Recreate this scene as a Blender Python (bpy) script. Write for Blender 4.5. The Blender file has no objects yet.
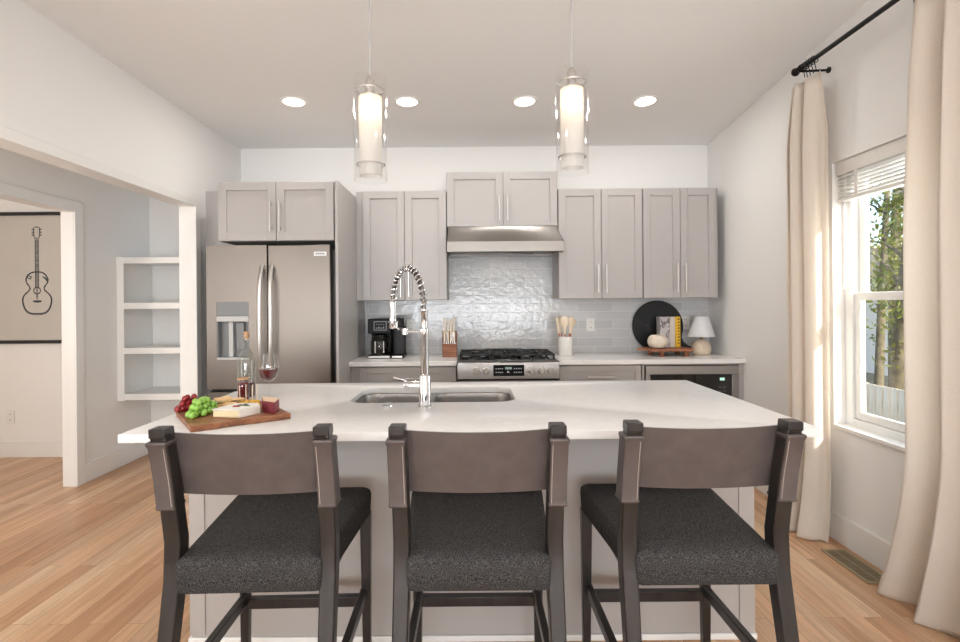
import bpy, bmesh, math, random
from math import sin, cos, pi, radians, sqrt, atan2
from mathutils import Vector, Matrix

random.seed(7)
S = bpy.context.scene
COL = S.collection

# ---------------------------------------------------------------- camera, light, exposure
CAM_H, F = 1.34, 520.0
cam_d = bpy.data.cameras.new('camera')
cam_d.sensor_width = 36.0
cam_d.lens = F / 960 * 36
cam_d.shift_x = 7 / 960
cam_d.shift_y = -17 / 960
cam_d.clip_start = 0.05
cam = bpy.data.objects.new('camera', cam_d)
COL.objects.link(cam)
cam.matrix_world = Matrix.Translation((0, 0, CAM_H)) @ Matrix.Rotation(radians(90), 4, 'X') @ Matrix.Rotation(-0.0085, 4, 'Z')
S.camera = cam
vs = S.view_settings
vs.view_transform = 'Standard'
vs.look = 'None'
vs.gamma = 1.0
vs.use_curve_mapping = False
vs.exposure = 0.06
try:
    S.cycles.use_denoising = True
    S.cycles.max_bounces = 14
    S.cycles.transparent_max_bounces = 24
    S.cycles.sample_clamp_indirect = 6.0
    S.cycles.caustics_reflective = False
    S.cycles.caustics_refractive = False
except Exception:
    pass

w = bpy.data.worlds.new('sky')
S.world = w
w.use_nodes = True
nt = w.node_tree
sky = nt.nodes.new('ShaderNodeTexSky')
sky.sky_type = 'NISHITA'
sky.sun_disc = False
sky.sun_elevation = radians(28)
sky.sun_rotation = radians(160)
sky.air_density = 1.0
sky.dust_density = 1.5
nt.links.new(sky.outputs[0], nt.nodes['Background'].inputs[0])
nt.nodes['Background'].inputs[1].default_value = 0.5


def lamp(name, kind, loc, energy, color=(1, 1, 1), size=None, size_y=None, aim=None, parent=None, **kw):
    d = bpy.data.lights.new(name, kind)
    d.energy = energy
    d.color = color
    if kind == 'AREA':
        d.shape = 'RECTANGLE' if size_y else 'DISK'
        d.size = size
        if size_y:
            d.size_y = size_y
    elif kind in ('POINT', 'SPOT') and size:
        d.shadow_soft_size = size
    for k, v in kw.items():
        setattr(d, k, v)
    o = bpy.data.objects.new(name, d)
    COL.objects.link(o)
    if parent is not None:
        o.parent = parent
        o.location = Vector(loc) - origin(parent)
    else:
        o.location = loc
    if aim is not None:
        o.rotation_euler = Vector(aim).to_track_quat('-Z', 'Y').to_euler()
    return o


lamp('sun', 'SUN', (6, -6, 6), 9.0, (1.0, 0.94, 0.85), aim=(-1, 2.3, -1.1), angle=radians(0.6))
# unseen fill lamps added behind camera, in hall and far room; side window daylight
lamp('rear_fill', 'AREA', (0.0, -4.9, 1.25), 345, (0.875, 0.935, 1.0), 3.6, 2.0, aim=(0, 1, 0.78))  # added fill lamp standing in for windows; the rear wall is solid
lamp('side_window_daylight', 'AREA', (2.42, 2.57, 1.42), 15, (0.88, 0.94, 1.0), 0.7, 1.4, aim=(-1, 0.05, -0.1))
lamp('hall_fill', 'AREA', (-2.55, 0.75, 1.5), 19, (1.0, 0.975, 0.94), 0.8, 1.6, aim=(0, 1, 0))  # added fill lamp, no window is built in the hall
lamp('far_room_fill', 'AREA', (-4.4, 1.75, 1.5), 26, (1.0, 0.94, 0.88), 1.2, 1.4, aim=(0, 1, 0))  # added fill lamp, unseen, brightens the picture wall

# ---------------------------------------------------------------- mesh helpers


def origin(o):
    v = Vector((0, 0, 0))
    while o is not None:
        v += o.location
        o = o.parent
    return v


class MB:
    def __init__(self):
        self.v, self.f, self.m, self.mi = [], [], [], 0

    def add(self, vs_, fs):
        b = len(self.v)
        self.v += [tuple(p) for p in vs_]
        for q in fs:
            self.f.append([b + i for i in q])
            self.m.append(self.mi)
        return self

    def box(self, x0, x1, y0, y1, z0, z1):
        x0, x1 = min(x0, x1), max(x0, x1)
        y0, y1 = min(y0, y1), max(y0, y1)
        z0, z1 = min(z0, z1), max(z0, z1)
        p = [(x0, y0, z0), (x1, y0, z0), (x1, y1, z0), (x0, y1, z0), (x0, y0, z1), (x1, y0, z1), (x1, y1, z1), (x0, y1, z1)]
        return self.add(p, [(0, 3, 2, 1), (4, 5, 6, 7), (0, 1, 5, 4), (1, 2, 6, 5), (2, 3, 7, 6), (3, 0, 4, 7)])

    def loft(self, loops, cap0=True, cap1=True, closed=False):
        n = len(loops[0])
        vs_, fs = [], []
        for l in loops:
            vs_ += list(l)
        m = len(loops)
        for i in range(m if closed else m - 1):
            a, b = i * n, ((i + 1) % m) * n
            for j in range(n):
                k = (j + 1) % n
                fs.append((a + j, a + k, b + k, b + j))
        if not closed:
            if cap0:
                fs.append(tuple(range(n - 1, -1, -1)))
            if cap1:
                fs.append(tuple(range((m - 1) * n, m * n)))
        return self.add(vs_, fs)

    def rect_loft(self, secs):
        """secs: (x, y, z, wx, wy) horizontal rectangles from bottom to top"""
        return self.loft([[(x - a / 2, y - b / 2, z), (x + a / 2, y - b / 2, z), (x + a / 2, y + b / 2, z), (x - a / 2, y + b / 2, z)]
                          for x, y, z, a, b in secs])

    def lathe(self, prof, c=(0, 0, 0), n=24, cap0=False, cap1=False, axis='Z', sx=1, sy=1):
        loops = []
        for r, z in prof:
            l = []
            for j in range(n):
                t = 2 * pi * j / n
                p = (r * cos(t) * sx, r * sin(t) * sy, z)
                if axis == 'Y':
                    p = (p[0], p[2], -p[1])
                elif axis == 'X':
                    p = (p[2], p[1], -p[0])
                l.append((c[0] + p[0], c[1] + p[1], c[2] + p[2]))
            loops.append(l)
        return self.loft(loops, cap0, cap1)

    def cyl(self, c, r, h, n=24, axis='Z', r2=None):
        return self.lathe([(r, 0), (r if r2 is None else r2, h)], c, n, True, True, axis)

    def tube(self, path, r, n=10, caps=True, closed=False, up=None):
        P = [Vector(p) for p in path]
        m = len(P)
        rad = r if callable(r) else (lambda t: r)
        loops = []
        ref = None
        for i in range(m):
            if closed:
                t = P[(i + 1) % m] - P[i - 1]
            else:
                t = P[min(i + 1, m - 1)] - P[max(i - 1, 0)]
            t.normalize()
            if ref is None:
                ref = Vector(up) if up else (Vector((0, 0, 1)) if abs(t.z) < 0.9 else Vector((1, 0, 0)))
            a = ref - t * ref.dot(t)
            a.normalize()
            ref = a
            b = t.cross(a)
            rr = rad(i / max(1, m - 1))
            loops.append([P[i] + (a * cos(2 * pi * j / n) + b * sin(2 * pi * j / n)) * rr for j in range(n)])
        return self.loft(loops, caps, caps, closed)

    def prism(self, poly, a, b, plane='XY'):
        """poly in the plane, swept from a to b along its normal"""
        def to(p, h):
            if plane == 'XY':
                return (p[0], p[1], h)
            if plane == 'XZ':
                return (p[0], h, p[1])
            return (h, p[0], p[1])
        return self.loft([[to(p, a) for p in poly], [to(p, b) for p in poly]])

    def ball(self, c, r, n=12, m=8, sx=1, sy=1, sz=1):
        loops = []
        for i in range(1, m):
            t = pi * i / m
            loops.append([(c[0] + r * sx * sin(t) * cos(2 * pi * j / n), c[1] + r * sy * sin(t) * sin(2 * pi * j / n), c[2] - r * sz * cos(t)) for j in range(n)])
        return self.loft(loops)

    def build(self, name, mats, parent=None, loc=(0, 0, 0), bevel=0, seg=2, sharp=35, **props):
        off = origin(parent) if parent is not None else Vector(loc)
        me = bpy.data.meshes.new(name)
        me.from_pydata([(p[0] - off.x, p[1] - off.y, p[2] - off.z) for p in self.v], [], self.f)
        if not isinstance(mats, (list, tuple)):
            mats = [mats]
        for q in mats:
            me.materials.append(q)
        if len(mats) > 1:
            me.polygons.foreach_set('material_index', self.m)
        bm = bmesh.new()
        bm.from_mesh(me)
        bmesh.ops.recalc_face_normals(bm, faces=bm.faces)
        bm.to_mesh(me)
        bm.free()
        me.shade_smooth()
        me.set_sharp_from_angle(angle=radians(sharp))
        o = bpy.data.objects.new(name, me)
        COL.objects.link(o)
        if parent is not None:
            o.parent = parent
        else:
            o.location = loc
        if bevel:
            b = o.modifiers.new('bevel', 'BEVEL')
            b.width = bevel
            b.segments = seg
            b.limit_method = 'ANGLE'
            b.angle_limit = radians(40)
            b.harden_normals = False
        for k, v in props.items():
            o[k] = v
        return o


def tag(o, label, cat, group=None):
    o['label'] = label
    o['category'] = cat
    if group:
        o['group'] = group
    return o


def thing(name, label, cat, loc, group=None):
    o = bpy.data.objects.new(name, None)
    o.empty_display_size = 0.05
    COL.objects.link(o)
    o.location = loc
    return tag(o, label, cat, group)


def struct(mb, name, mats, **k):
    o = mb.build(name, mats, **k)
    o['kind'] = 'structure'
    return o


def copy_tree(o, parent=None):
    c = o.copy()
    COL.objects.link(c)
    if parent is not None:
        c.parent = parent
    for ch in list(o.children):
        copy_tree(ch, c)
    return c


# ---------------------------------------------------------------- materials
def lin(c):
    return tuple(((x / 255) / 12.92 if x / 255 <= 0.04045 else ((x / 255 + 0.055) / 1.055) ** 2.4) for x in c) + (1.0,)


def new_mat(name):
    m = bpy.data.materials.new(name)
    m.use_nodes = True
    return m, m.node_tree, m.node_tree.nodes['Principled BSDF']


def mat(name, rgb, rough=0.5, metal=0.0, var=0.0, scale=8.0, bump=0.0, bscale=60.0, stretch=(1, 1, 1), coat=0.0, spec=0.5, sheen=0.0):
    """a procedural paint / metal / ceramic: flat colour with a soft noise in tone and relief"""
    m, t, b = new_mat(name)
    b.inputs['Roughness'].default_value = rough
    b.inputs['Metallic'].default_value = metal
    b.inputs['Specular IOR Level'].default_value = spec
    b.inputs['Coat Weight'].default_value = coat
    b.inputs['Sheen Weight'].default_value = sheen
    c = lin(rgb)
    b.inputs['Base Color'].default_value = c
    tc = t.nodes.new('ShaderNodeTexCoord')
    mp = t.nodes.new('ShaderNodeMapping')
    mp.inputs['Scale'].default_value = stretch
    t.links.new(tc.outputs['Object'], mp.inputs['Vector'])
    if var:
        n = t.nodes.new('ShaderNodeTexNoise')
        n.inputs['Scale'].default_value = scale
        n.inputs['Detail'].default_value = 5
        t.links.new(mp.outputs[0], n.inputs['Vector'])
        r = t.nodes.new('ShaderNodeValToRGB')
        r.color_ramp.elements[0].position = 0.3
        r.color_ramp.elements[1].position = 0.7
        r.color_ramp.elements[0].color = tuple(max(0, x * (1 - var)) for x in c[:3]) + (1,)
        r.color_ramp.elements[1].color = tuple(min(1, x * (1 + var)) for x in c[:3]) + (1,)
        t.links.new(n.outputs['Fac'], r.inputs[0])
        t.links.new(r.outputs[0], b.inputs['Base Color'])
    if bump:
        n2 = t.nodes.new('ShaderNodeTexNoise')
        n2.inputs['Scale'].default_value = bscale
        n2.inputs['Detail'].default_value = 3
        t.links.new(mp.outputs[0], n2.inputs['Vector'])
        bp = t.nodes.new('ShaderNodeBump')
        bp.inputs['Strength'].default_value = bump
        bp.inputs['Distance'].default_value = 0.002
        t.links.new(n2.outputs['Fac'], bp.inputs['Height'])
        t.links.new(bp.outputs[0], b.inputs['Normal'])
    return m


def glass_thin(name, tint=(1, 1, 1), refl=1.0, rough=0.0):
    """a thin clear pane or shell: lets light straight through, mirrors at grazing angles"""
    m = bpy.data.materials.new(name)
    m.use_nodes = True
    t = m.node_tree
    t.nodes.clear()
    out = t.nodes.new('ShaderNodeOutputMaterial')
    tr = t.nodes.new('ShaderNodeBsdfTransparent')
    tr.inputs[0].default_value = tint + (1,)
    gl = t.nodes.new('ShaderNodeBsdfGlossy')
    gl.inputs['Roughness'].default_value = rough
    gl.inputs['Color'].default_value = (refl, refl, refl, 1)
    fr = t.nodes.new('ShaderNodeFresnel')
    ge = t.nodes.new('ShaderNodeNewGeometry')   # the same reflectance on both faces of the thin shell
    mr = t.nodes.new('ShaderNodeMapRange')
    mr.inputs['To Min'].default_value = 1.45
    mr.inputs['To Max'].default_value = 1 / 1.45
    t.links.new(ge.outputs['Backfacing'], mr.inputs['Value'])
    t.links.new(mr.outputs[0], fr.inputs['IOR'])
    mx = t.nodes.new('ShaderNodeMixShader')
    t.links.new(fr.outputs[0], mx.inputs[0])
    t.links.new(tr.outputs[0], mx.inputs[1])
    t.links.new(gl.outputs[0], mx.inputs[2])
    t.links.new(mx.outputs[0], out.inputs[0])
    return m


def emit(name, rgb, strength):
    m = bpy.data.materials.new(name)
    m.use_nodes = True
    t = m.node_tree
    t.nodes.clear()
    out = t.nodes.new('ShaderNodeOutputMaterial')
    e = t.nodes.new('ShaderNodeEmission')
    e.inputs[0].default_value = lin(rgb)
    e.inputs[1].default_value = strength
    t.links.new(e.outputs[0], out.inputs[0])
    return m


def plank_floor():
    m, t, b = new_mat('oak_planks')
    tc = t.nodes.new('ShaderNodeTexCoord')
    sp = t.nodes.new('ShaderNodeSeparateXYZ')
    t.links.new(tc.outputs['Object'], sp.inputs[0])
    cb = t.nodes.new('ShaderNodeCombineXYZ')
    t.links.new(sp.outputs['Y'], cb.inputs['X'])
    t.links.new(sp.outputs['X'], cb.inputs['Y'])
    br = t.nodes.new('ShaderNodeTexBrick')
    br.inputs['Scale'].default_value = 1.0
    br.inputs['Brick Width'].default_value = 1.35
    br.inputs['Row Height'].default_value = 0.082
    br.inputs['Mortar Size'].default_value = 0.0007
    br.inputs['Mortar Smooth'].default_value = 0.2
    br.offset = 0.37
    br.offset_frequency = 2
    br.inputs['Color1'].default_value = (0, 0, 0, 1)
    br.inputs['Color2'].default_value = (1, 1, 1, 1)
    br.inputs['Mortar'].default_value = (0.5, 0.5, 0.5, 1)
    t.links.new(cb.outputs[0], br.inputs['Vector'])
    ramp = t.nodes.new('ShaderNodeValToRGB')
    e = ramp.color_ramp.elements
    e[0].position = 0.0
    e[0].color = lin((190, 146, 110))
    e[1].position = 1.0
    e[1].color = lin((232, 200, 166))
    for p, c in ((0.3, (210, 168, 132)), (0.62, (220, 181, 144)), (0.82, (203, 166, 134))):
        q = e.new(p)
        q.color = lin(c)
    t.links.new(br.outputs['Color'], ramp.inputs[0])
    # grain: noise stretched along the plank, shifted per plank
    ad = t.nodes.new('ShaderNodeVectorMath')
    ad.operation = 'MULTIPLY_ADD'
    t.links.new(br.outputs['Color'], ad.inputs[0])
    ad.inputs[1].default_value = (7, 13, 0)
    t.links.new(cb.outputs[0], ad.inputs[2])
    mp = t.nodes.new('ShaderNodeMapping')
    mp.inputs['Scale'].default_value = (1.6, 26, 1)
    t.links.new(ad.outputs[0], mp.inputs['Vector'])
    n = t.nodes.new('ShaderNodeTexNoise')
    n.inputs['Scale'].default_value = 1.0
    n.inputs['Detail'].default_value = 7
    n.inputs['Roughness'].default_value = 0.62
    n.inputs['Distortion'].default_value = 0.9
    t.links.new(mp.outputs[0], n.inputs['Vector'])
    gr = t.nodes.new('ShaderNodeValToRGB')
    g = gr.color_ramp.elements
    g[0].position = 0.28
    g[0].color = (0.62, 0.54, 0.48, 1)
    g[1].position = 0.62
    g[1].color = (1.06, 1.05, 1.03, 1)
    t.links.new(n.outputs['Fac'], gr.inputs[0])
    mx = t.nodes.new('ShaderNodeMix')
    mx.data_type = 'RGBA'
    mx.blend_type = 'MULTIPLY'
    mx.inputs[0].default_value = 0.75
    t.links.new(ramp.outputs[0], mx.inputs[6])
    t.links.new(gr.outputs[0], mx.inputs[7])
    mo = t.nodes.new('ShaderNodeMix')
    mo.data_type = 'RGBA'
    t.links.new(br.outputs['Fac'], mo.inputs[0])
    t.links.new(mx.outputs[2], mo.inputs[6])
    mo.inputs[7].default_value = lin((120, 88, 66))
    t.links.new(mo.outputs[2], b.inputs['Base Color'])
    b.inputs['Roughness'].default_value = 0.36
    b.inputs['Specular IOR Level'].default_value = 0.4
    return m


def tile(name, axis):
    """glossy handmade subway tile in running bond; axis = the wall's horizontal axis"""
    m, t, b = new_mat(name)
    tc = t.nodes.new('ShaderNodeTexCoord')
    sp = t.nodes.new('ShaderNodeSeparateXYZ')
    t.links.new(tc.outputs['Object'], sp.inputs[0])
    cb = t.nodes.new('ShaderNodeCombineXYZ')
    t.links.new(sp.outputs[axis], cb.inputs['X'])
    t.links.new(sp.outputs['Z'], cb.inputs['Y'])
    br = t.nodes.new('ShaderNodeTexBrick')
    br.inputs['Scale'].default_value = 1.0
    br.inputs['Brick Width'].default_value = 0.30
    br.inputs['Row Height'].default_value = 0.0745
    br.inputs['Mortar Size'].default_value = 0.0026
    br.inputs['Mortar Smooth'].default_value = 0.3
    br.inputs['Color1'].default_value = (0, 0, 0, 1)
    br.inputs['Color2'].default_value = (1, 1, 1, 1)
    t.links.new(cb.outputs[0], br.inputs['Vector'])
    rp = t.nodes.new('ShaderNodeValToRGB')
    rp.color_ramp.elements[0].color = lin((190, 190, 191))
    rp.color_ramp.elements[1].color = lin((208, 207, 206))
    t.links.new(br.outputs['Color'], rp.inputs[0])
    mo = t.nodes.new('ShaderNodeMix')
    mo.data_type = 'RGBA'
    t.links.new(br.outputs['Fac'], mo.inputs[0])
    t.links.new(rp.outputs[0], mo.inputs[6])
    mo.inputs[7].default_value = lin((222, 221, 219))
    t.links.new(mo.outputs[2], b.inputs['Base Color'])
    b.inputs['Roughness'].default_value = 0.13
    n = t.nodes.new('ShaderNodeTexNoise')
    n.inputs['Scale'].default_value = 24
    n.inputs['Detail'].default_value = 2
    t.links.new(tc.outputs['Object'], n.inputs['Vector'])
    ml = t.nodes.new('ShaderNodeMath')
    ml.operation = 'MULTIPLY_ADD'
    t.links.new(br.outputs['Fac'], ml.inputs[0])
    ml.inputs[1].default_value = -0.55
    t.links.new(n.outputs['Fac'], ml.inputs[2])
    bp = t.nodes.new('ShaderNodeBump')
    bp.inputs['Strength'].default_value = 0.38
    bp.inputs['Distance'].default_value = 0.006
    t.links.new(ml.outputs[0], bp.inputs['Height'])
    t.links.new(bp.outputs[0], b.inputs['Normal'])
    return m


def steel(name, rgb, rough, stretch):
    m = mat(name, rgb, rough, 1.0, bump=0.0)
    t = m.node_tree
    b = t.nodes['Principled BSDF']
    tc = t.nodes.new('ShaderNodeTexCoord')
    mp = t.nodes.new('ShaderNodeMapping')
    mp.inputs['Scale'].default_value = stretch
    t.links.new(tc.outputs['Object'], mp.inputs['Vector'])
    n = t.nodes.new('ShaderNodeTexNoise')
    n.inputs['Scale'].default_value = 1
    n.inputs['Detail'].default_value = 4
    t.links.new(mp.outputs[0], n.inputs['Vector'])
    mr = t.nodes.new('ShaderNodeMapRange')
    mr.inputs['To Min'].default_value = rough - 0.06
    mr.inputs['To Max'].default_value = rough + 0.08
    t.links.new(n.outputs['Fac'], mr.inputs['Value'])
    t.links.new(mr.outputs[0], b.inputs['Roughness'])
    tg = t.nodes.new('ShaderNodeTangent')
    tg.direction_type = 'RADIAL'
    tg.axis = 'Z'
    t.links.new(tg.outputs[0], b.inputs['Tangent'])
    b.inputs['Anisotropic'].default_value = 0.75
    return m


def tweed(name):
    m, t, b = new_mat(name)
    tc = t.nodes.new('ShaderNodeTexCoord')
    n = t.nodes.new('ShaderNodeTexNoise')
    n.inputs['Scale'].default_value = 560
    n.inputs['Detail'].default_value = 2
    t.links.new(tc.outputs['Object'], n.inputs['Vector'])
    wv = t.nodes.new('ShaderNodeTexVoronoi')
    wv.inputs['Scale'].default_value = 340
    t.links.new(tc.outputs['Object'], wv.inputs['Vector'])
    r = t.nodes.new('ShaderNodeValToRGB')
    e = r.color_ramp.elements
    e[0].position = 0.32
    e[0].color = lin((17, 17, 18))
    e[1].position = 0.78
    e[1].color = lin((98, 96, 94))
    q = e.new(0.56)
    q.color = lin((42, 41, 42))
    ad = t.nodes.new('ShaderNodeMath')
    ad.operation = 'MULTIPLY_ADD'
    t.links.new(wv.outputs['Distance'], ad.inputs[0])
    ad.inputs[1].default_value = 0.22
    t.links.new(n.outputs['Fac'], ad.inputs[2])
    t.links.new(ad.outputs[0], r.inputs[0])
    t.links.new(r.outputs[0], b.inputs['Base Color'])
    b.inputs['Roughness'].default_value = 0.95
    b.inputs['Specular IOR Level'].default_value = 0.1
    bp = t.nodes.new('ShaderNodeBump')
    bp.inputs['Strength'].default_value = 0.6
    bp.inputs['Distance'].default_value = 0.002
    t.links.new(ad.outputs[0], bp.inputs['Height'])
    t.links.new(bp.outputs[0], b.inputs['Normal'])
    return m


def cloth(name, rgb, trans=0.35, weave=700):
    m = bpy.data.materials.new(name)
    m.use_nodes = True
    t = m.node_tree
    b = t.nodes['Principled BSDF']
    out = t.nodes['Material Output']
    c = lin(rgb)
    tc = t.nodes.new('ShaderNodeTexCoord')
    n = t.nodes.new('ShaderNodeTexNoise')
    n.inputs['Scale'].default_value = weave
    mp = t.nodes.new('ShaderNodeMapping')
    mp.inputs['Scale'].default_value = (1, 1, 0.25)
    t.links.new(tc.outputs['Object'], mp.inputs['Vector'])
    t.links.new(mp.outputs[0], n.inputs['Vector'])
    r = t.nodes.new('ShaderNodeValToRGB')
    r.color_ramp.elements[0].position = 0.3
    r.color_ramp.elements[1].position = 0.7
    r.color_ramp.elements[0].color = tuple(x * 0.9 for x in c[:3]) + (1,)
    r.color_ramp.elements[1].color = c
    t.links.new(n.outputs['Fac'], r.inputs[0])
    t.links.new(r.outputs[0], b.inputs['Base Color'])
    b.inputs['Roughness'].default_value = 0.9
    b.inputs['Specular IOR Level'].default_value = 0.1
    tl = t.nodes.new('ShaderNodeBsdfTranslucent')
    t.links.new(r.outputs[0], tl.inputs[0])
    mx = t.nodes.new('ShaderNodeMixShader')
    mx.inputs[0].default_value = trans
    t.links.new(b.outputs[0], mx.inputs[1])
    t.links.new(tl.outputs[0], mx.inputs[2])
    t.links.new(mx.outputs[0], out.inputs[0])
    return m


def wood(name, dark, light, stretch=(3, 40, 40), rough=0.45):
    m, t, b = new_mat(name)
    tc = t.nodes.new('ShaderNodeTexCoord')
    mp = t.nodes.new('ShaderNodeMapping')
    mp.inputs['Scale'].default_value = stretch
    t.links.new(tc.outputs['Object'], mp.inputs['Vector'])
    n = t.nodes.new('ShaderNodeTexNoise')
    n.inputs['Scale'].default_value = 1
    n.inputs['Detail'].default_value = 5
    n.inputs['Distortion'].default_value = 0.6
    t.links.new(mp.outputs[0], n.inputs['Vector'])
    r = t.nodes.new('ShaderNodeValToRGB')
    r.color_ramp.elements[0].position = 0.33
    r.color_ramp.elements[1].position = 0.67
    r.color_ramp.elements[0].color = lin(dark)
    r.color_ramp.elements[1].color = lin(light)
    t.links.new(n.outputs['Fac'], r.inputs[0])
    t.links.new(r.outputs[0], b.inputs['Base Color'])
    b.inputs['Roughness'].default_value = rough
    return m


M = {}
M['wall'] = mat('wall_paint', (240, 238, 235), 0.7, bump=0.03, bscale=180)
M['ceiling'] = mat('ceiling_paint', (243, 242, 240), 0.8, bump=0.03, bscale=150)
M['trim'] = mat('white_trim', (238, 236, 232), 0.35)
M['floor'] = plank_floor()
M['cab'] = mat('greige_cabinet_paint', (174, 169, 166), 0.38)
M['cab_in'] = mat('cabinet_shadow_gap', (70, 66, 63), 0.6)
M['island'] = mat('island_paint', (178, 172, 167), 0.42)
M['quartz'] = mat('white_quartz', (236, 233, 230), 0.22, var=0.03, scale=30)
M['steel_v'] = steel('brushed_steel_vertical', (116, 109, 103), 0.33, (260, 260, 3))
M['steel_h'] = steel('brushed_steel', (146, 141, 137), 0.32, (3, 260, 260))
M['steel_dark'] = steel('dark_steel', (110, 106, 102), 0.35, (3, 200, 200))
M['chrome'] = mat('chrome', (214, 214, 216), 0.07, 1.0)
M['knob'] = mat('satin_knob', (222, 219, 214), 0.3, 0.7)
M['nickel'] = mat('brushed_nickel', (212, 210, 208), 0.32, 1.0)
M['black'] = mat('black_plastic', (12, 12, 13), 0.42, spec=0.25)
M['black_matte'] = mat('black_matte', (20, 20, 22), 0.6, var=0.15, scale=30)
M['iron'] = mat('cast_iron', (22, 22, 23), 0.5, bump=0.2, bscale=300)
M['black_glass'] = mat('black_glass', (10, 11, 12), 0.04, coat=0.5)
M['rod'] = mat('black_iron_rod', (22, 21, 21), 0.4, 0.5)
M['grey_plastic'] = mat('grey_plastic', (128, 130, 131), 0.4)
M['white_plastic'] = mat('white_plastic', (236, 234, 230), 0.35)
M['tile_x'] = tile('subway_tile_back', 'X')
M['tweed'] = tweed('charcoal_tweed')
M['leather'] = mat('taupe_leather', (84, 76, 74), 0.45, var=0.16, scale=18, bump=0.12, bscale=220)
M['stitch'] = mat('pale_stitching', (176, 166, 158), 0.8)
M['espresso'] = wood('espresso_wood', (27, 24, 23), (42, 38, 36), (30, 30, 3), 0.32)
M['linen'] = cloth('cream_linen', (246, 237, 226), 0.45)
M['shade'] = cloth('white_lamp_shade', (240, 239, 240), 0.3)
M['clear'] = glass_thin('clear_glass', (0.985, 0.985, 0.985))
M['pane'] = glass_thin('window_glass', (0.97, 0.985, 0.98), 0.5)
M['bottle'] = glass_thin('bottle_glass', (0.93, 0.94, 0.93))
M['vinyl'] = mat('white_vinyl', (240, 240, 238), 0.3)
M['blind'] = mat('white_blind', (232, 228, 222), 0.5)
M['walnut'] = wood('walnut_board', (112, 68, 44), (166, 110, 76), (4, 34, 30), 0.4)
M['acacia'] = wood('warm_acacia', (112, 64, 40), (160, 102, 68), (4, 60, 60), 0.45)
M['bamboo'] = wood('pale_beech', (220, 198, 170), (238, 222, 200), (40, 40, 5), 0.55)
M['ceramic'] = mat('white_ceramic', (232, 228, 222), 0.25)
M['stone'] = mat('speckled_stoneware', (208, 190, 168), 0.55, var=0.1, scale=40)
M['pumpkin'] = mat('cream_pumpkin', (222, 208, 190), 0.6, var=0.08, scale=16)
M['brass'] = mat('brass', (190, 150, 84), 0.25, 1.0)
M['wine'] = mat('red_wine', (84, 12, 24), 0.05, coat=0.4)
M['cork'] = mat('cork', (188, 146, 108), 0.8, var=0.2, scale=200)
M['vent'] = mat('bronze_vent', (168, 154, 126), 0.4, 0.6)
M['vent_dark'] = mat('vent_shadow', (30, 27, 22), 0.7)
M['paper'] = mat('warm_paper', (224, 211, 203), 0.8, var=0.03, scale=5)
M['ink'] = mat('charcoal_ink', (42, 44, 50), 0.8)
M['frame'] = mat('black_frame', (20, 19, 19), 0.4)

CEIL = 2.695

# ---------------------------------------------------------------- the setting


def ceil_z(x, y):
    return CEIL + 0.095 * max(0.0, (x + 2) / 4) * (4.48 - max(y, 0.5))


mb = MB()
mb.box(-5.6, 2.16, -5.2, 4.95, -0.06, 0.0)
struct(mb, 'floor', M['floor'])
mb = MB()  # ceiling bent up a little towards the window to fit the image lines
nx, ny = 6, 10
g = []
for i in range(nx + 1):
    for j in range(ny + 1):
        x, y = -2.1 + 4.26 * i / nx, -5.1 + 9.7 * j / ny
        g.append((x, y, ceil_z(x, y)))
top = [(x, y, z + 0.1) for x, y, z in g]
fs = []
for i in range(nx):
    for j in range(ny):
        a = i * (ny + 1) + j
        fs.append((a, a + 1, a + ny + 2, a + ny + 1))
n0 = len(g)
mb.add(g + top, fs + [tuple(n0 + k for k in q) for q in fs])
struct(mb, 'ceiling', M['ceiling'])
mb = MB()
mb.box(-5.6, -2.1, 0.4, 4.95, 2.62, 2.72)
struct(mb, 'ceiling_hall', M['ceiling'])

WX0, WX1, BY = -1.99, 2.03, 4.48
struct(MB().box(-2.1, 2.16, BY, BY + 0.12, 0, 3.1), 'wall_back', M['wall'])
OPY, OPZ = 3.725, 2.06
mb = MB()
mb.box(-2.10, WX0, OPY, BY, 0, 3.1)
mb.box(-2.10, WX0, -5.1, 0.5, 0, 3.1)
mb.box(-2.10, WX0, 0.5, OPY, OPZ, 3.1)
struct(mb, 'wall_left', M['wall'])
WY0, WY1, WZ0, WZ1, GX = 2.22, 2.93, 0.645, 2.115, 2.15
mb = MB()
mb.box(WX1, 2.16, WY1, BY, 0, 3.1)
mb.box(WX1, 2.16, -5.1, WY0, 0, 3.9)
mb.box(WX1, 2.16, WY0, WY1, 0, WZ0)
mb.box(WX1, 2.16, WY0, WY1, WZ1, 3.1)
struct(mb, 'wall_right', M['wall'])
struct(MB().box(-2.1, 2.16, -5.2, -5.1, 0, 3.9), 'wall_rear', M['wall'])
# the hall beyond the wide opening and the room beyond it
HX, HD = -2.98, 3.89
mb = MB()
mb.box(-3.06, HX, HD, 4.92, 0, 2.7)
mb.box(-3.06, HX, 0.4, 2.75, 0, 2.7)
mb.box(-3.06, HX, 2.75, HD, 2.06, 2.7)
struct(mb, 'wall_hall_left', M['wall'])
struct(MB().box(-3.06, -2.1, 4.80, 4.92, 0, 2.7), 'wall_hall_back', M['wall'])
struct(MB().box(-3.06, -2.1, 0.4, 0.5, 0, 2.62), 'wall_hall_near', M['wall'])
struct(MB().box(-5.6, -3.06, 4.67, 4.8, 0, 2.7), 'wall_far_room_back', M['wall'])
struct(MB().box(-5.6, -5.5, 1.4, 4.67, 0, 2.7), 'wall_far_room_left', M['wall'])
struct(MB().box(-5.6, -3.06, 1.4, 1.5, 0, 2.7), 'wall_far_room_near', M['wall'])

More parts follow.
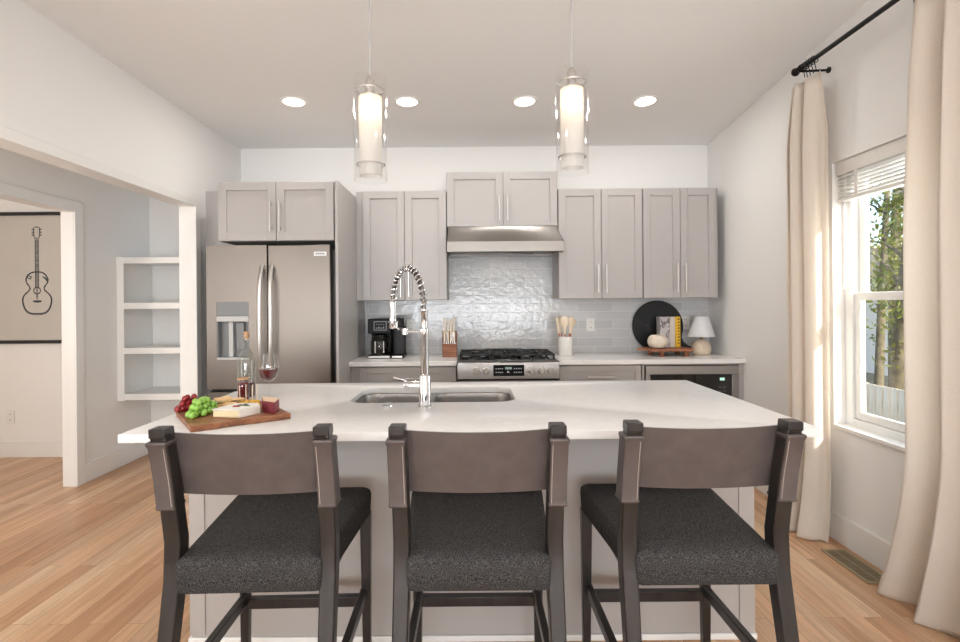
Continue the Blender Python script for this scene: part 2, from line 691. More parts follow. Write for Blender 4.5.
# casing of the wide opening, casing of the hall doorway
mb = MB()
mb.box(WX0, WX0 + 0.014, OPY - 0.006, OPY + 0.06, 0, OPZ + 0.05)
mb.box(WX0, WX0 + 0.014, 0.42, OPY - 0.006, OPZ - 0.006, OPZ + 0.05)
mb.box(-2.10, WX0 + 0.004, OPY - 0.006, OPY, 0, OPZ)
mb.box(-2.10, WX0 + 0.004, 0.5, OPY - 0.006, OPZ - 0.006, OPZ)
struct(mb, 'trim_1', M['trim'], bevel=0.003)
mb = MB()
mb.box(HX, HX + 0.014, HD - 0.006, HD + 0.075, 0, 2.135)
mb.box(HX, HX + 0.014, 2.68, HD - 0.006, 2.055, 2.135)
mb.box(-3.075, HX + 0.004, HD - 0.008, HD, 0, 2.06)
mb.box(-3.075, HX + 0.004, 2.75, HD - 0.008, 2.052, 2.06)
struct(mb, 'trim_2', M['trim'], bevel=0.003)
struct(MB().box(HX, HX + 0.014, HD + 0.075, 4.80, 0, 0.15), 'baseboard_hall', M['trim'], bevel=0.003)
struct(MB().box(HX + 0.014, -2.1, 4.786, 4.80, 0, 0.15), 'baseboard_hall_back', M['trim'], bevel=0.003)
struct(MB().box(-5.5, -3.06, 4.655, 4.67, 0, 0.145), 'baseboard_far_room', M['trim'], bevel=0.003)
struct(MB().box(WX1 - 0.015, WX1, -5.1, 3.86, 0, 0.155), 'baseboard_right', M['trim'], bevel=0.003)
struct(MB().box(WX0, WX0 + 0.014, 3.787, 3.88, 0, 0.15), 'baseboard_left', M['trim'], bevel=0.003)

# tiled splash between counter and cabinets
struct(MB().box(-0.935, WX1, BY - 0.008, BY, 0.914, 1.96), 'backsplash', M['tile_x'])

# window in the right wall: frame, two sashes, panes, sill
win = bpy.data.objects.new('window_1', None)
COL.objects.link(win)
win.location = (GX, (WY0 + WY1) / 2, WZ0)
win['kind'] = 'structure'
mb = MB()
fw = 0.055
mb.box(2.095, 2.17, WY1 - fw, WY1, WZ0, WZ1)
mb.box(2.095, 2.17, WY0, WY0 + fw, WZ0, WZ1)
mb.box(2.095, 2.17, WY0 + fw, WY1 - fw, WZ1 - fw, WZ1)
mb.box(2.095, 2.17, WY0 + fw, WY1 - fw, WZ0, WZ0 + fw * 0.8)
mb.build('window_frame', M['vinyl'], win, bevel=0.004)


def sash(x0, x1, z0, z1, nm):
    q = MB()
    s = 0.042
    y0, y1 = WY0 + fw, WY1 - fw
    q.box(x0, x1, y0, y0 + s, z0, z1)
    q.box(x0, x1, y1 - s, y1, z0, z1)
    q.box(x0, x1, y0 + s, y1 - s, z0, z0 + s)
    q.box(x0, x1, y0 + s, y1 - s, z1 - s, z1)
    o = q.build(nm, M['vinyl'], win, bevel=0.003)
    xm = (x0 + x1) / 2
    MB().box(xm - 0.002, xm + 0.002, y0 + s, y1 - s, z0 + s, z1 - s).build('pane', M['pane'], o)


sash(2.108, 2.134, WZ0 + 0.045, 1.385, 'lower_sash')
sash(2.138, 2.164, 1.345, WZ1 - fw, 'upper_sash')
MB().box(WX1 - 0.012, 2.10, WY0 - 0.02, WY1 + 0.0, WZ0 - 0.018, WZ0 + 0.004).build('sill', M['trim'], win, bevel=0.003)

# ---------------------------------------------------------------- cabinets


def shaker(mb, x0, x1, z0, z1, yf, st=0.057, t=0.02):
    """front at y=yf, facing -Y"""
    mb.box(x0, x0 + st, yf, yf + t, z0, z1)
    mb.box(x1 - st, x1, yf, yf + t, z0, z1)
    mb.box(x0 + st, x1 - st, yf, yf + t, z0, z0 + st)
    mb.box(x0 + st, x1 - st, yf, yf + t, z1 - st, z1)
    mb.box(x0 + st, x1 - st, yf + 0.010, yf + t, z0 + st, z1 - st)
    return mb


def bar_handle(parent, x, yf, z0, z1=None, x1=None):
    q = MB()
    if x1 is None:
        q.tube([(x, yf - 0.03, z0), (x, yf - 0.03, z1)], 0.0058, 10)
        for z in (z0 + 0.025, z1 - 0.025):
            q.tube([(x, yf + 0.0005, z), (x, yf - 0.03, z)], 0.0045, 8)
    else:
        q.tube([(x, yf - 0.03, z0), (x1, yf - 0.03, z0)], 0.0058, 10)
        for xx in (x + 0.025, x1 - 0.025):
            q.tube([(xx, yf + 0.0005, z0), (xx, yf - 0.03, z0)], 0.0045, 8)
    return q.build('handle', M['nickel'], parent)


def wall_cabinet(label, x0, x1, z0, z1, yf, yb, splits, hz, fl=0.0, fr=0.0, group='wall cabinets'):
    t = thing('wall_cabinet', label, 'cabinet', ((x0 + x1) / 2, (yf + yb) / 2, z0), group)
    q = MB()
    q.box(x0 - fl, x1 + fr, yf + 0.022, yb, z0, z1)
    q.build('body', M['cab'], t, bevel=0.0015)
    xs = [x0] + splits + [x1]
    for i in range(len(xs) - 1):
        a, b = xs[i] + 0.002, xs[i + 1] - 0.002
        d = shaker(MB(), a, b, z0 + 0.002, z1 - 0.002, yf).build('door', M['cab'], t, bevel=0.0015)
        hx = b - 0.03 if i == 0 else a + 0.03
        bar_handle(d, hx, yf, hz[0], hz[1])
    return t


UF = 4.13
wall_cabinet('tall grey wall cabinet with two doors above the coffee maker', -0.872, -0.206, 1.375, 2.243, UF, BY, [-0.539], (1.40, 1.62), fl=0.055)
wall_cabinet('short grey two-door cabinet set high above the range hood', -0.202, 0.678, 1.955, 2.388, UF, BY, [0.246], (2.0, 2.2))
wall_cabinet('grey two-door wall cabinet just right of the range hood', 0.684, 1.350, 1.375, 2.25, UF, BY, [1.025], (1.42, 1.65))
wall_cabinet('grey two-door wall cabinet against the right wall above the lamp', 1.356, 1.936, 1.375, 2.25, UF, BY, [1.652], (1.42, 1.65), fr=0.022)

# fridge surround: cabinet over the fridge, its filler and the tall side panel
FY = 3.60
t = wall_cabinet('wide grey two-door cabinet above the refrigerator', -1.762, -0.958, 1.79, 2.2, FY, BY, [-1.358], (1.85, 2.06), group='wall cabinets')
MB().box(WX0, -1.764, 3.885, 3.905, 1.785, 2.2).build('filler', M['cab'], t)
t = tag(MB().box(-0.948, -0.928, FY - 0.01, BY, 0, 2.2).build('side_panel', M['cab'], loc=(-0.938, 4.0, 0), bevel=0.0015),
        'tall grey panel standing between refrigerator and counter', 'cabinet panel')

# base cabinets and worktops
CF = 3.875     # worktop front
BF = 3.905     # door faces


def base_cab(label, x0, x1, fl=0, fr=0):
    t = thing('base_cabinet', label, 'cabinet', ((x0 + x1) / 2, 4.19, 0), 'base cabinets')
    q = MB()
    q.box(x0 - fl, x1 + fr, BF + 0.022, BY - 0.01, 0.10, 0.879)
    q.box(x0 - fl, x1 + fr, BF + 0.08, BY - 0.01, 0.0, 0.10)
    q.build('body', M['cab'], t)
    d = shaker(MB(), x0 + 0.003, x1 - 0.003, 0.715, 0.868, BF, st=0.045).build('drawer', M['cab'], t, bevel=0.0015)
    xm = (x0 + x1) / 2
    bar_handle(d, xm - 0.1, BF, 0.785, x1=xm + 0.1)
    for i in range(2):
        a, b = (x0 + 0.003, xm - 0.002) if i == 0 else (xm + 0.002, x1 - 0.003)
        d = shaker(MB(), a, b, 0.11, 0.708, BF).build('door', M['cab'], t, bevel=0.0015)
        bar_handle(d, b - 0.03 if i == 0 else a + 0.03, BF, 0.5, 0.68)
    return t


base_cab('grey base cabinet with a drawer below the coffee maker', -0.860, -0.128, fl=0.066)
base_cab('grey base cabinet with a drawer between range and microwave', 0.642, 1.262)
t = thing('base_cabinet', 'grey base cabinet framing the built-in microwave beside the right wall', 'cabinet', (1.65, 4.19, 0), 'base cabinets')
q = MB()
q.box(1.266, 1.284, BF + 0.002, BY - 0.01, 0.10, 0.879)
q.box(1.992, WX1 - 0.001, BF + 0.002, BY - 0.01, 0.10, 0.879)
q.box(1.284, 1.992, BF + 0.03, BY - 0.01, 0.10, 0.42)
q.box(1.284, 1.992, BF + 0.002, BY - 0.01, 0.868, 0.879)
q.box(1.266, WX1 - 0.001, BF + 0.08, BY - 0.01, 0, 0.10)
q.build('body', M['cab'], t, bevel=0.0015)
d = shaker(MB(), 1.287, 1.989, 0.11, 0.41, BF + 0.005).build('drawer', M['cab'], t, bevel=0.0015)
bar_handle(d, 1.54, BF + 0.005, 0.33, x1=1.74)

t = thing('microwave', 'stainless built-in microwave with black glass front under the counter', 'microwave', (1.64, 4.15, 0.43))
MB().box(1.30, 1.976, BF + 0.012, BY - 0.1, 0.43, 0.86).build('body', M['steel_dark'], t)
q = MB()
q.box(1.29, 1.986, BF - 0.012, BF + 0.012, 0.80, 0.864)
q.box(1.29, 1.325, BF - 0.012, BF + 0.012, 0.43, 0.80)
q.box(1.935, 1.986, BF - 0.012, BF + 0.012, 0.43, 0.80)
q.box(1.325, 1.935, BF - 0.012, BF + 0.012, 0.43, 0.47)
q.build('trim_frame', M['steel_h'], t, bevel=0.003)
dd = MB().box(1.328, 1.932, BF - 0.008, BF + 0.010, 0.473, 0.797).build('glass_front', M['black_glass'], t)
MB().box(1.845, 1.880, BF - 0.0095, BF - 0.008, 0.752, 0.772).build('clock_display', emit('green_display', (180, 235, 200), 1.3), dd)
for r in range(3):
    for c in range(2):
        MB().box(1.835 + c * 0.033, 1.855 + c * 0.033, BF - 0.009, BF - 0.008, 0.70 - r * 0.03, 0.703 - r * 0.03).build('button', M['grey_plastic'], dd)

tag(MB().box(-0.930, -0.124, CF, BY - 0.008, 0.88, 0.914).build('worktop', M['quartz'], loc=(-0.53, 4.17, 0.88), bevel=0.003),
    'short white quartz worktop between refrigerator panel and range', 'worktop', 'worktops')
tag(MB().box(0.638, WX1 - 0.001, CF, BY - 0.008, 0.88, 0.914).build('worktop', M['quartz'], loc=(1.33, 4.17, 0.88), bevel=0.003),
    'white quartz worktop right of the range, reaching the right wall', 'worktop', 'worktops')

# ---------------------------------------------------------------- refrigerator
t = thing('refrigerator', 'stainless french-door refrigerator with ice dispenser', 'refrigerator', (-1.4, 4.0, 0))
FX0, FX1, FS = -1.845, -0.985, -1.422
MB().box(FX0 + 0.012, FX1 + 0.018, FY + 0.085, 4.42, 0.02, 1.735).build('body', mat('fridge_side_grey', (96, 94, 92), 0.45), t, bevel=0.004)
q = MB()   # left door with dispenser recess cut out
DX0, DX1, DZ0, DZ1 = -1.775, -1.553, 0.968, 1.368
dt = 0.075
q.box(FX0, DX0, FY, FY + dt, 0.765, 1.76)
q.box(DX1, FS - 0.004, FY, FY + dt, 0.765, 1.76)
q.box(DX0, DX1, FY, FY + dt, 0.765, DZ0)
q.box(DX0, DX1, FY, FY + dt, DZ1, 1.76)
q.box(DX0, DX1, FY + 0.06, FY + dt, DZ0, DZ1)
ld = q.build('left_door', M['steel_v'], t, label='left stainless door with ice and water dispenser')
q = MB()
q.box(DX0, DX1, FY + 0.002, FY + 0.055, 1.272, DZ1)
q.box(DX0, DX1, FY + 0.054, FY + 0.06, DZ0, 1.272)
q.box(DX0, DX0 + 0.008, FY + 0.002, FY + 0.055, DZ0, 1.272)
q.box(DX1 - 0.008, DX1, FY + 0.002, FY + 0.055, DZ0, 1.272)
q.build('dispenser_panel', M['grey_plastic'], ld, bevel=0.002)
pgp = mat('pale_grey_plastic', (190, 190, 188), 0.3)
MB().box(DX0, DX1, FY - 0.006, FY + 0.05, 1.232, 1.270).build('dispenser_ledge', pgp, ld, bevel=0.004)
MB().box(DX0, DX1, FY - 0.006, FY + 0.05, DZ0, DZ0 + 0.016).build('drip_tray', pgp, ld, bevel=0.004)
MB().box(-1.703, -1.672, FY + 0.02, FY + 0.05, 0.985, 1.232).build('dispenser_spout', pgp, ld, bevel=0.004)
MB().box(-1.655, -1.60, FY + 0.03, FY + 0.05, 1.03, 1.225).build('dispenser_paddle', M['grey_plastic'], ld, bevel=0.004)
rd = MB().box(FS + 0.004, FX1, FY, FY + dt, 0.765, 1.76).build('right_door', M['steel_v'], t, bevel=0.006)
q = MB()
q.box(-1.098, -1.012, FY - 0.002, FY + 0.001, 1.683, 1.711)
bd = q.build('badge', mat('badge_silver', (214, 216, 216), 0.3, 0.4), rd)
q = MB()
for i in range(10):
    q.box(-1.088 + i * 0.0067, -1.0838 + i * 0.0067, FY - 0.0026, FY - 0.002, 1.691, 1.703)
q.build('badge_marks', M['ink'], bd)
MB().box(FX0, FX1, FY, FY + dt, 0.08, 0.745).build('freezer_drawer', M['steel_v'], t, bevel=0.006)
MB().box(FX0 + 0.02, FX1 - 0.02, FY + 0.03, FY + 0.09, 0.02, 0.08).build('kick_plate', M['black'], t)
MB().box(FX0 + 0.01, FX1 + 0.0, FY + 0.045, FY + 0.1, 0.744, 0.766).build('door_gap_seal', M['black'], t)
MB().box(FX0 + 0.02, FX0 + 0.12, FY + 0.076, FY + 0.16, 1.735, 1.765).build('hinge_cover', M['black'], t)
MB().box(FX1 - 0.10, FX1 + 0.01, FY + 0.076, FY + 0.16, 1.735, 1.765).build('hinge_cover', M['black'], t)
for xh, pr in ((FS - 0.030, ld), (FS + 0.034, rd)):
    path = []
    for i in range(21):
        s = i / 20
        z = 0.86 + s * 0.76
        path.append((xh + (0.006 if xh > FS else -0.006) * (4 * s * (1 - s)) * 1.0, FY - 0.012 - 0.05 * (1 - (2 * s - 1) ** 4), z))
    q = MB()
    q.loft([[(p[0] - 0.013, p[1] - 0.005, p[2]), (p[0], p[1] - 0.012, p[2]), (p[0] + 0.013, p[1] - 0.005, p[2]), (p[0] + 0.013, p[1] + 0.006, p[2]), (p[0] - 0.013, p[1] + 0.006, p[2])] for p in path])
    q.box(xh - 0.011, xh + 0.011, FY - 0.02, FY + 0.001, 0.86, 0.885)
    q.box(xh - 0.011, xh + 0.011, FY - 0.02, FY + 0.001, 1.595, 1.62)
    q.build('handle', M['nickel'], pr, bevel=0.002)

# ---------------------------------------------------------------- range hood
t = thing('range_hood', 'stainless range hood below the short cabinet', 'range hood', (0.246, 4.2, 1.74))
q = MB()
HX0, HX1 = -0.198, 0.708
xa, xb = -0.188, 0.676
q.loft([[(xa, 4.115, 1.952), (xb, 4.115, 1.952), (xb, BY - 0.009, 1.952), (xa, BY - 0.009, 1.952)],
        [(xa - 0.004, 4.09, 1.90), (xb + 0.006, 4.09, 1.90), (xb + 0.006, BY - 0.009, 1.90), (xa - 0.004, BY - 0.009, 1.90)],
        [(HX0, 4.02, 1.822), (HX1, 4.02, 1.822), (HX1, BY - 0.009, 1.822), (HX0, BY - 0.009, 1.822)]], False, True)
q.build('canopy', M['steel_h'], t)
q = MB()
for k in ((HX0, HX1, 4.008, 4.02, 1.742, 1.824), (HX0, HX0 + 0.008, 4.02, BY - 0.009, 1.742, 1.824), (HX1 - 0.008, HX1, 4.02, BY - 0.009, 1.742, 1.824),
          (HX0, HX1, BY - 0.02, BY - 0.009, 1.742, 1.824)):
    q.box(*k)
q.build('lip', M['steel_h'], t, bevel=0.003)
q = MB()
q.box(HX0 + 0.008, HX1 - 0.008, 4.02, BY - 0.02, 1.765, 1.78)
for i in range(30):
    x = 0.0 + i * 0.017
    q.box(x, x + 0.007, 4.08, 4.40, 1.757, 1.766)
q.build('grease_filter', M['steel_dark'], t)
for x in (-0.11, 0.62):
    MB().cyl((x, 4.1, 1.752), 0.032, 0.014).build('hood_light', M['white_plastic'], t)

# ---------------------------------------------------------------- gas range
t = thing('gas_range', 'stainless slide-in gas range with five knobs', 'stove', (0.256, 4.15, 0))
RX0, RX1, RF = -0.120, 0.634, 3.83
MB().box(RX0, RX1, RF + 0.05, BY - 0.012, 0.05, 0.895).build('body', M['steel_dark'], t)
q = MB()
q.prism([(RF, 0.785), (RF + 0.012, 0.905), (RF + 0.03, 0.916), (RF + 0.12, 0.916), (RF + 0.12, 0.785)], RX0, RX1, 'YZ')
cp = q.build('control_panel', M['steel_h'], t, bevel=0.002)


def on_panel(z):
    return RF + 0.012 * (z - 0.785) / 0.12


q = MB()
q.box(0.146, 0.372, RF - 0.004, RF + 0.02, 0.808, 0.889)
ds = q.build('display', M['black_glass'], cp)
yd = RF - 0.0045
q = MB()
q.box(0.232, 0.282, yd, yd + 0.001, 0.857, 0.874)
q.build('clock', emit('pale_clock', (176, 196, 186), 0.55), ds)
pm = emit('panel_marks', (205, 208, 208), 0.55)
for z in (0.835, 0.862):
    for x in (0.162, 0.178, 0.192, 0.207, 0.297, 0.313, 0.330, 0.346):
        MB().box(x, x + 0.009, yd, yd + 0.001, z - 0.004, z + 0.004).build('button_mark', pm, ds)
MB().prism([(0.245, 0.832), (0.268, 0.832), (0.258, 0.842), (0.25, 0.85)], yd, yd + 0.001, 'XZ').build('button_mark', pm, ds)
for x in (0.022, 0.092, 0.425, 0.497, 0.566):
    q = MB()
    zc = 0.845
    yy = on_panel(zc)
    q.lathe([(0.026, 0.006), (0.026, -0.004), (0.021, -0.008), (0.019, -0.030), (0.016, -0.034)], (x, yy, zc), 24, True, True, 'Y')
    q.box(x - 0.0045, x + 0.0045, yy - 0.039, yy - 0.03, zc - 0.02, zc + 0.02)
    q.build('knob', M['knob'], t)
q = MB()
q.box(RX0 + 0.005, RX1 - 0.005, RF + 0.004, RF + 0.05, 0.17, 0.773)
od = q.build('oven_door', M['steel_h'], t, bevel=0.004)
q = MB()
q.tube([(RX0 + 0.05, RF - 0.045, 0.752), (RX1 - 0.05, RF - 0.045, 0.752)], 0.011, 14)
for x in (RX0 + 0.09, RX1 - 0.09):
    q.tube([(x, RF + 0.006, 0.752), (x, RF - 0.045, 0.752)], 0.008, 10)
q.build('oven_handle', M['nickel'], od)
MB().box(RX0 + 0.12, RX1 - 0.12, RF + 0.001, RF + 0.006, 0.3, 0.62).build('oven_window', M['black_glass'], od)
MB().box(RX0 + 0.005, RX1 - 0.005, RF + 0.006, RF + 0.05, 0.055, 0.162).build('storage_drawer', M['steel_h'], t, bevel=0.004)
MB().box(RX0 + 0.003, RX1 - 0.003, RF + 0.02, RF + 0.05, 0.774, 0.784).build('vent_gap', M['black'], t)
MB().box(RX0 + 0.004, RX1 - 0.004, RF + 0.1, BY - 0.014, 0.896, 0.920).build('cooktop', M['black_glass'], t, bevel=0.003)
MB().box(0.10, 0.41, 4.39, 4.455, 0.92, 0.958).build('rear_vent', M['iron'], t, bevel=0.004)
for gx0, gx1 in ((-0.105, 0.135), (0.140, 0.372), (0.377, 0.618)):
    q = MB()
    y0, y1, z0, z1 = RF + 0.125, 4.37, 0.944, 0.958
    q.box(gx0, gx1, y0, y0 + 0.012, z0, z1)
    q.box(gx0, gx1, y1 - 0.012, y1, z0, z1)
    q.box(gx0, gx0 + 0.012, y0, y1, z0, z1)
    q.box(gx1 - 0.012, gx1, y0, y1, z0, z1)
    q.box(gx0, gx1, (y0 + y1) / 2 - 0.006, (y0 + y1) / 2 + 0.006, z0, z1)
    xm = (gx0 + gx1) / 2
    for yc in ((y0 * 3 + y1) / 4, (y0 + y1 * 3) / 4):
        q.box(gx0, xm - 0.03, yc - 0.005, yc + 0.005, z0, z1 + 0.004)
        q.box(xm + 0.03, gx1, yc - 0.005, yc + 0.005, z0, z1 + 0.004)
        q.box(xm - 0.005, xm + 0.005, yc + 0.03, yc + 0.11, z0, z1 + 0.004)
        q.box(xm - 0.005, xm + 0.005, yc - 0.11, yc - 0.03, z0, z1 + 0.004)
    for x in (gx0 + 0.006, gx1 - 0.006):
        for y in (y0 + 0.006, y1 - 0.006):
            q.box(x - 0.007, x + 0.007, y - 0.007, y + 0.007, 0.919, z0)
    q.build('grate', M['iron'], t, bevel=0.0015)
for x, y in ((0.015, 4.04), (0.015, 4.27), (0.256, 4.155), (0.498, 4.04), (0.498, 4.27)):
    q = MB()
    q.cyl((x, y, 0.919), 0.048, 0.012, 20, r2=0.042)
    q.cyl((x, y, 0.931), 0.034, 0.008, 20)
    q.build('burner', [M['iron']], t)

# ---------------------------------------------------------------- island
IX0, IX1, IY0, IY1, IZ = -1.190, 1.164, 1.735, 2.845, 0.914
t = thing('kitchen_island', 'long grey kitchen island base under the white worktop', 'kitchen island', (0, 2.45, 0))
bx0, bx1, by0, by1 = -1.13, 1.105, 2.072, 2.80
q = MB()
q.box(bx0, bx1, by0, by0 + 0.02, 0, 0.883)
q.box(bx0, bx1, by1 - 0.02, by1, 0, 0.883)
q.box(bx0, bx0 + 0.02, by0 + 0.02, by1 - 0.02, 0, 0.883)
q.box(bx1 - 0.02, bx1, by0 + 0.02, by1 - 0.02, 0, 0.883)
q.build('body', M['island'], t)
for s in (0, 1):
    q = MB()
    q.box(*((bx0 - 0.006, bx0 + 0.055) if s == 0 else (bx1 - 0.055, bx1 + 0.006)), by0 - 0.006, by0, 0.03, 0.883)
    q.box(*((bx0 - 0.006, bx0) if s == 0 else (bx1, bx1 + 0.006)), by0, by0 + 0.055, 0.03, 0.883)
    q.build('corner_trim', M['island'], t, bevel=0.0015)
q = MB()
q.box(bx0 - 0.012, bx1 + 0.012, by0 - 0.012, by0, 0, 0.024)
q.box(bx0 - 0.012, bx0, by0, by1, 0, 0.024)
q.box(bx1, bx1 + 0.012, by0, by1, 0, 0.024)
q.build('base_moulding', M['trim'], t, bevel=0.004)
for i in range(4):
    a = bx0 + 0.03 + i * 0.545
    d = shaker(MB(), a, a + 0.54, 0.11, 0.70, by1 + 0.02, t=-0.02)
    d.build('door', M['island'], t)


def rrect(x0, x1, y0, y1, r, z, n=7):
    p = []
    for cx, cy, a0 in ((x1 - r, y1 - r, 0), (x0 + r, y1 - r, 90), (x0 + r, y0 + r, 180), (x1 - r, y0 + r, 270)):
        for i in range(n + 1):
            a = radians(a0 + 90 * i / n)
            p.append((cx + r * cos(a), cy + r * sin(a), z))
    return p


def slab_with_hole(outer, holes, z0, z1):
    bm = bmesh.new()
    for z in (z0, z1):
        ed = []
        for loop in [outer] + holes:
            vv = [bm.verts.new((p[0], p[1], z)) for p in loop]
            ed += [bm.edges.new((vv[i], vv[(i + 1) % len(vv)])) for i in range(len(vv))]
        bmesh.ops.triangle_fill(bm, edges=ed, use_beauty=True)
    bm.verts.index_update()
    q = MB()
    q.add([v.co.copy() for v in bm.verts], [[v.index for v in f.verts] for f in bm.faces])
    bm.free()
    for loop in [outer] + holes:
        q.loft([[(p[0], p[1], z0) for p in loop], [(p[0], p[1], z1) for p in loop]], False, False)
    return q


SX0, SX1, SY0, SY1 = -0.555, 0.185, 2.262, 2.672
hole = rrect(SX0, SX1, SY0, SY1, 0.085, 0)
q = slab_with_hole([(IX0, IY0), (IX1, IY0), (IX1, IY1), (IX0, IY1)], [hole], 0.885, IZ)
top_o = q.build('worktop', M['quartz'], loc=(0, 2.29, 0.885))
tag(top_o, 'large white quartz island worktop with a sink cut into it', 'worktop', 'worktops')
bmm = bmesh.new()
bmm.from_mesh(top_o.data)
bmesh.ops.remove_doubles(bmm, verts=bmm.verts, dist=1e-5)
bmesh.ops.recalc_face_normals(bmm, faces=bmm.faces)
bmm.to_mesh(top_o.data)
bmm.free()
bv = top_o.modifiers.new('bevel', 'BEVEL')
bv.width = 0.002
bv.segments = 2
bv.limit_method = 'ANGLE'
bv.angle_limit = radians(60)

t = thing('sink', 'double-bowl stainless undermount sink in the island', 'sink', (-0.185, 2.46, 0.66))
o_out = rrect(SX0 - 0.025, SX1 + 0.025, SY0 - 0.025, SY1 + 0.025, 0.09, 0)
mid = -0.205
bowls = [(SX0 + 0.004, mid - 0.014), (mid + 0.014, SX1 - 0.004)]
hl = [rrect(a, b, SY0 + 0.004, SY1 - 0.004, 0.075, 0) for a, b in bowls]
slab_with_hole(o_out, hl, 0.8815, 0.8845).build('rim', M['steel_h'], t)
for a, b in bowls:
    loops = []
    for ins, z, r in ((0, 0.883, 0.075), (0.004, 0.86, 0.075), (0.01, 0.72, 0.07), (0.022, 0.695, 0.06), (0.06, 0.686, 0.04)):
        loops.append(rrect(a + ins, b - ins, SY0 + 0.004 + ins, SY1 - 0.004 - ins, r, z))
    q = MB()
    q.loft(loops, False, True)
    bo = q.build('bowl', M['steel_h'], t)
    q = MB()
    q.lathe([(0.0, 0.688), (0.03, 0.688), (0.042, 0.6905), (0.045, 0.687)], ((a + b) / 2, (SY0 + SY1) / 2 + 0.05, 0), 24)
    q.build('drain', M['chrome'], bo)

# faucet
FXc, FYc = -0.205, 2.175
t = thing('kitchen_faucet', 'tall chrome spring-neck faucet behind the sink on the island', 'faucet', (FXc, FYc, IZ))
q = MB()
q.lathe([(0.0285, IZ), (0.0285, IZ + 0.004), (0.0255, IZ + 0.006), (0.0255, IZ + 0.128), (0.022, IZ + 0.133), (0.0165, IZ + 0.134)], (FXc, FYc, 0), 28, True, True)
q.build('base', M['chrome'], t)
q = MB()
q.lathe([(0.0165, IZ + 0.133), (0.0165, IZ + 0.29), (0.019, IZ + 0.30), (0.019, IZ + 0.325), (0.0135, IZ + 0.33), (0.0135, IZ + 0.39), (0.0165, IZ + 0.395), (0.0165, IZ + 0.405)], (FXc, FYc, 0), 24, True, True)
q.build('column', M['chrome'], t)
# spring arc from the column over to the spray head, reaching back over the sink
arc = []
ex, ey = FXc - 0.152, FYc + 0.14
za = IZ + 0.405
for i in range(41):
    s = i / 40
    a = pi * s
    k = (1 - cos(a)) / 2
    zz = za + 0.168 * sin(a) ** 0.9 + (0.02 * s)
    arc.append((FXc + (ex - FXc) * k, FYc + (ey - FYc) * k, zz))
MB().tube(arc, 0.0085, 12).build('hose', M['steel_dark'], t)
# coil
P = [Vector(p) for p in arc]
turns = 20
cp_ = []
NT = turns * 12
ref = Vector((0.67, 0.74, 0)).normalized()
for i in range(NT + 1):
    s = i / NT * 40
    k = min(39, int(s))
    u = s - k
    p = P[k].lerp(P[k + 1], u)
    tg = (P[k + 1] - P[k]).normalized()
    a_ = (ref - tg * ref.dot(tg)).normalized()
    b_ = tg.cross(a_)
    th = 2 * pi * i / 12
    cp_.append(p + (a_ * cos(th) + b_ * sin(th)) * 0.0125)
MB().tube(cp_, 0.0041, 6).build('spring', M['chrome'], t)
q = MB()
zt = arc[-1][2]
q.lathe([(0.015, zt + 0.012), (0.0155, zt), (0.0135, zt - 0.03), (0.0155, zt - 0.06), (0.0165, zt - 0.102), (0.014, zt - 0.106), (0.011, zt - 0.107)], (ex, ey, 0), 20, True, True)
q.build('spray_head', M['chrome'], t)
q = MB()
zh = IZ + 0.312
q.tube([(FXc, FYc, zh), (FXc - 0.075, FYc + 0.02, zh)], 0.006, 10)
q.lathe([(0.012, -0.014), (0.014, -0.012), (0.014, 0.012), (0.012, 0.014)], (FXc - 0.083, FYc + 0.022, zh), 16, True, True)
q.tube([(FXc - 0.083, FYc + 0.022, zh), (ex + 0.018, ey - 0.012, zh + 0.01)], 0.005, 8)
ring = [(ex + 0.0205 * cos(2 * pi * i / 20), ey + 0.0205 * sin(2 * pi * i / 20), zt - 0.075) for i in range(20)]
q.tube(ring, 0.003, 8, closed=True)
q.tube([(ex + 0.018, ey - 0.012, zh + 0.01), (ex + 0.019, ey - 0.008, zt - 0.075)], 0.004, 8)
q.build('spray_holder', M['chrome'], t)
q = MB()
q.lathe([(0.0185, 0.0), (0.0185, -0.045), (0.0195, -0.046), (0.0195, -0.06), (0.016, -0.066)], (FXc - 0.02, FYc, IZ + 0.088), 20, True, True, 'X')
q.tube([(FXc - 0.075, FYc, IZ + 0.09), (FXc - 0.078, FYc, IZ + 0.108), (FXc - 0.13, FYc + 0.0, IZ + 0.122)], 0.004, 8)
q.build('lever', M['chrome'], t)
q = MB()
q.lathe([(0.021, 0), (0.021, 0.003), (0.018, 0.006), (0.013, 0.006), (0.012, 0.004), (0.0, 0.004)], (-0.362, 2.178, IZ), 24)
tag(q.build('air_switch', M['chrome'], loc=(-0.362, 2.178, IZ)), 'small round chrome button set flush in the island beside the faucet', 'button')

# ---------------------------------------------------------------- counter stools


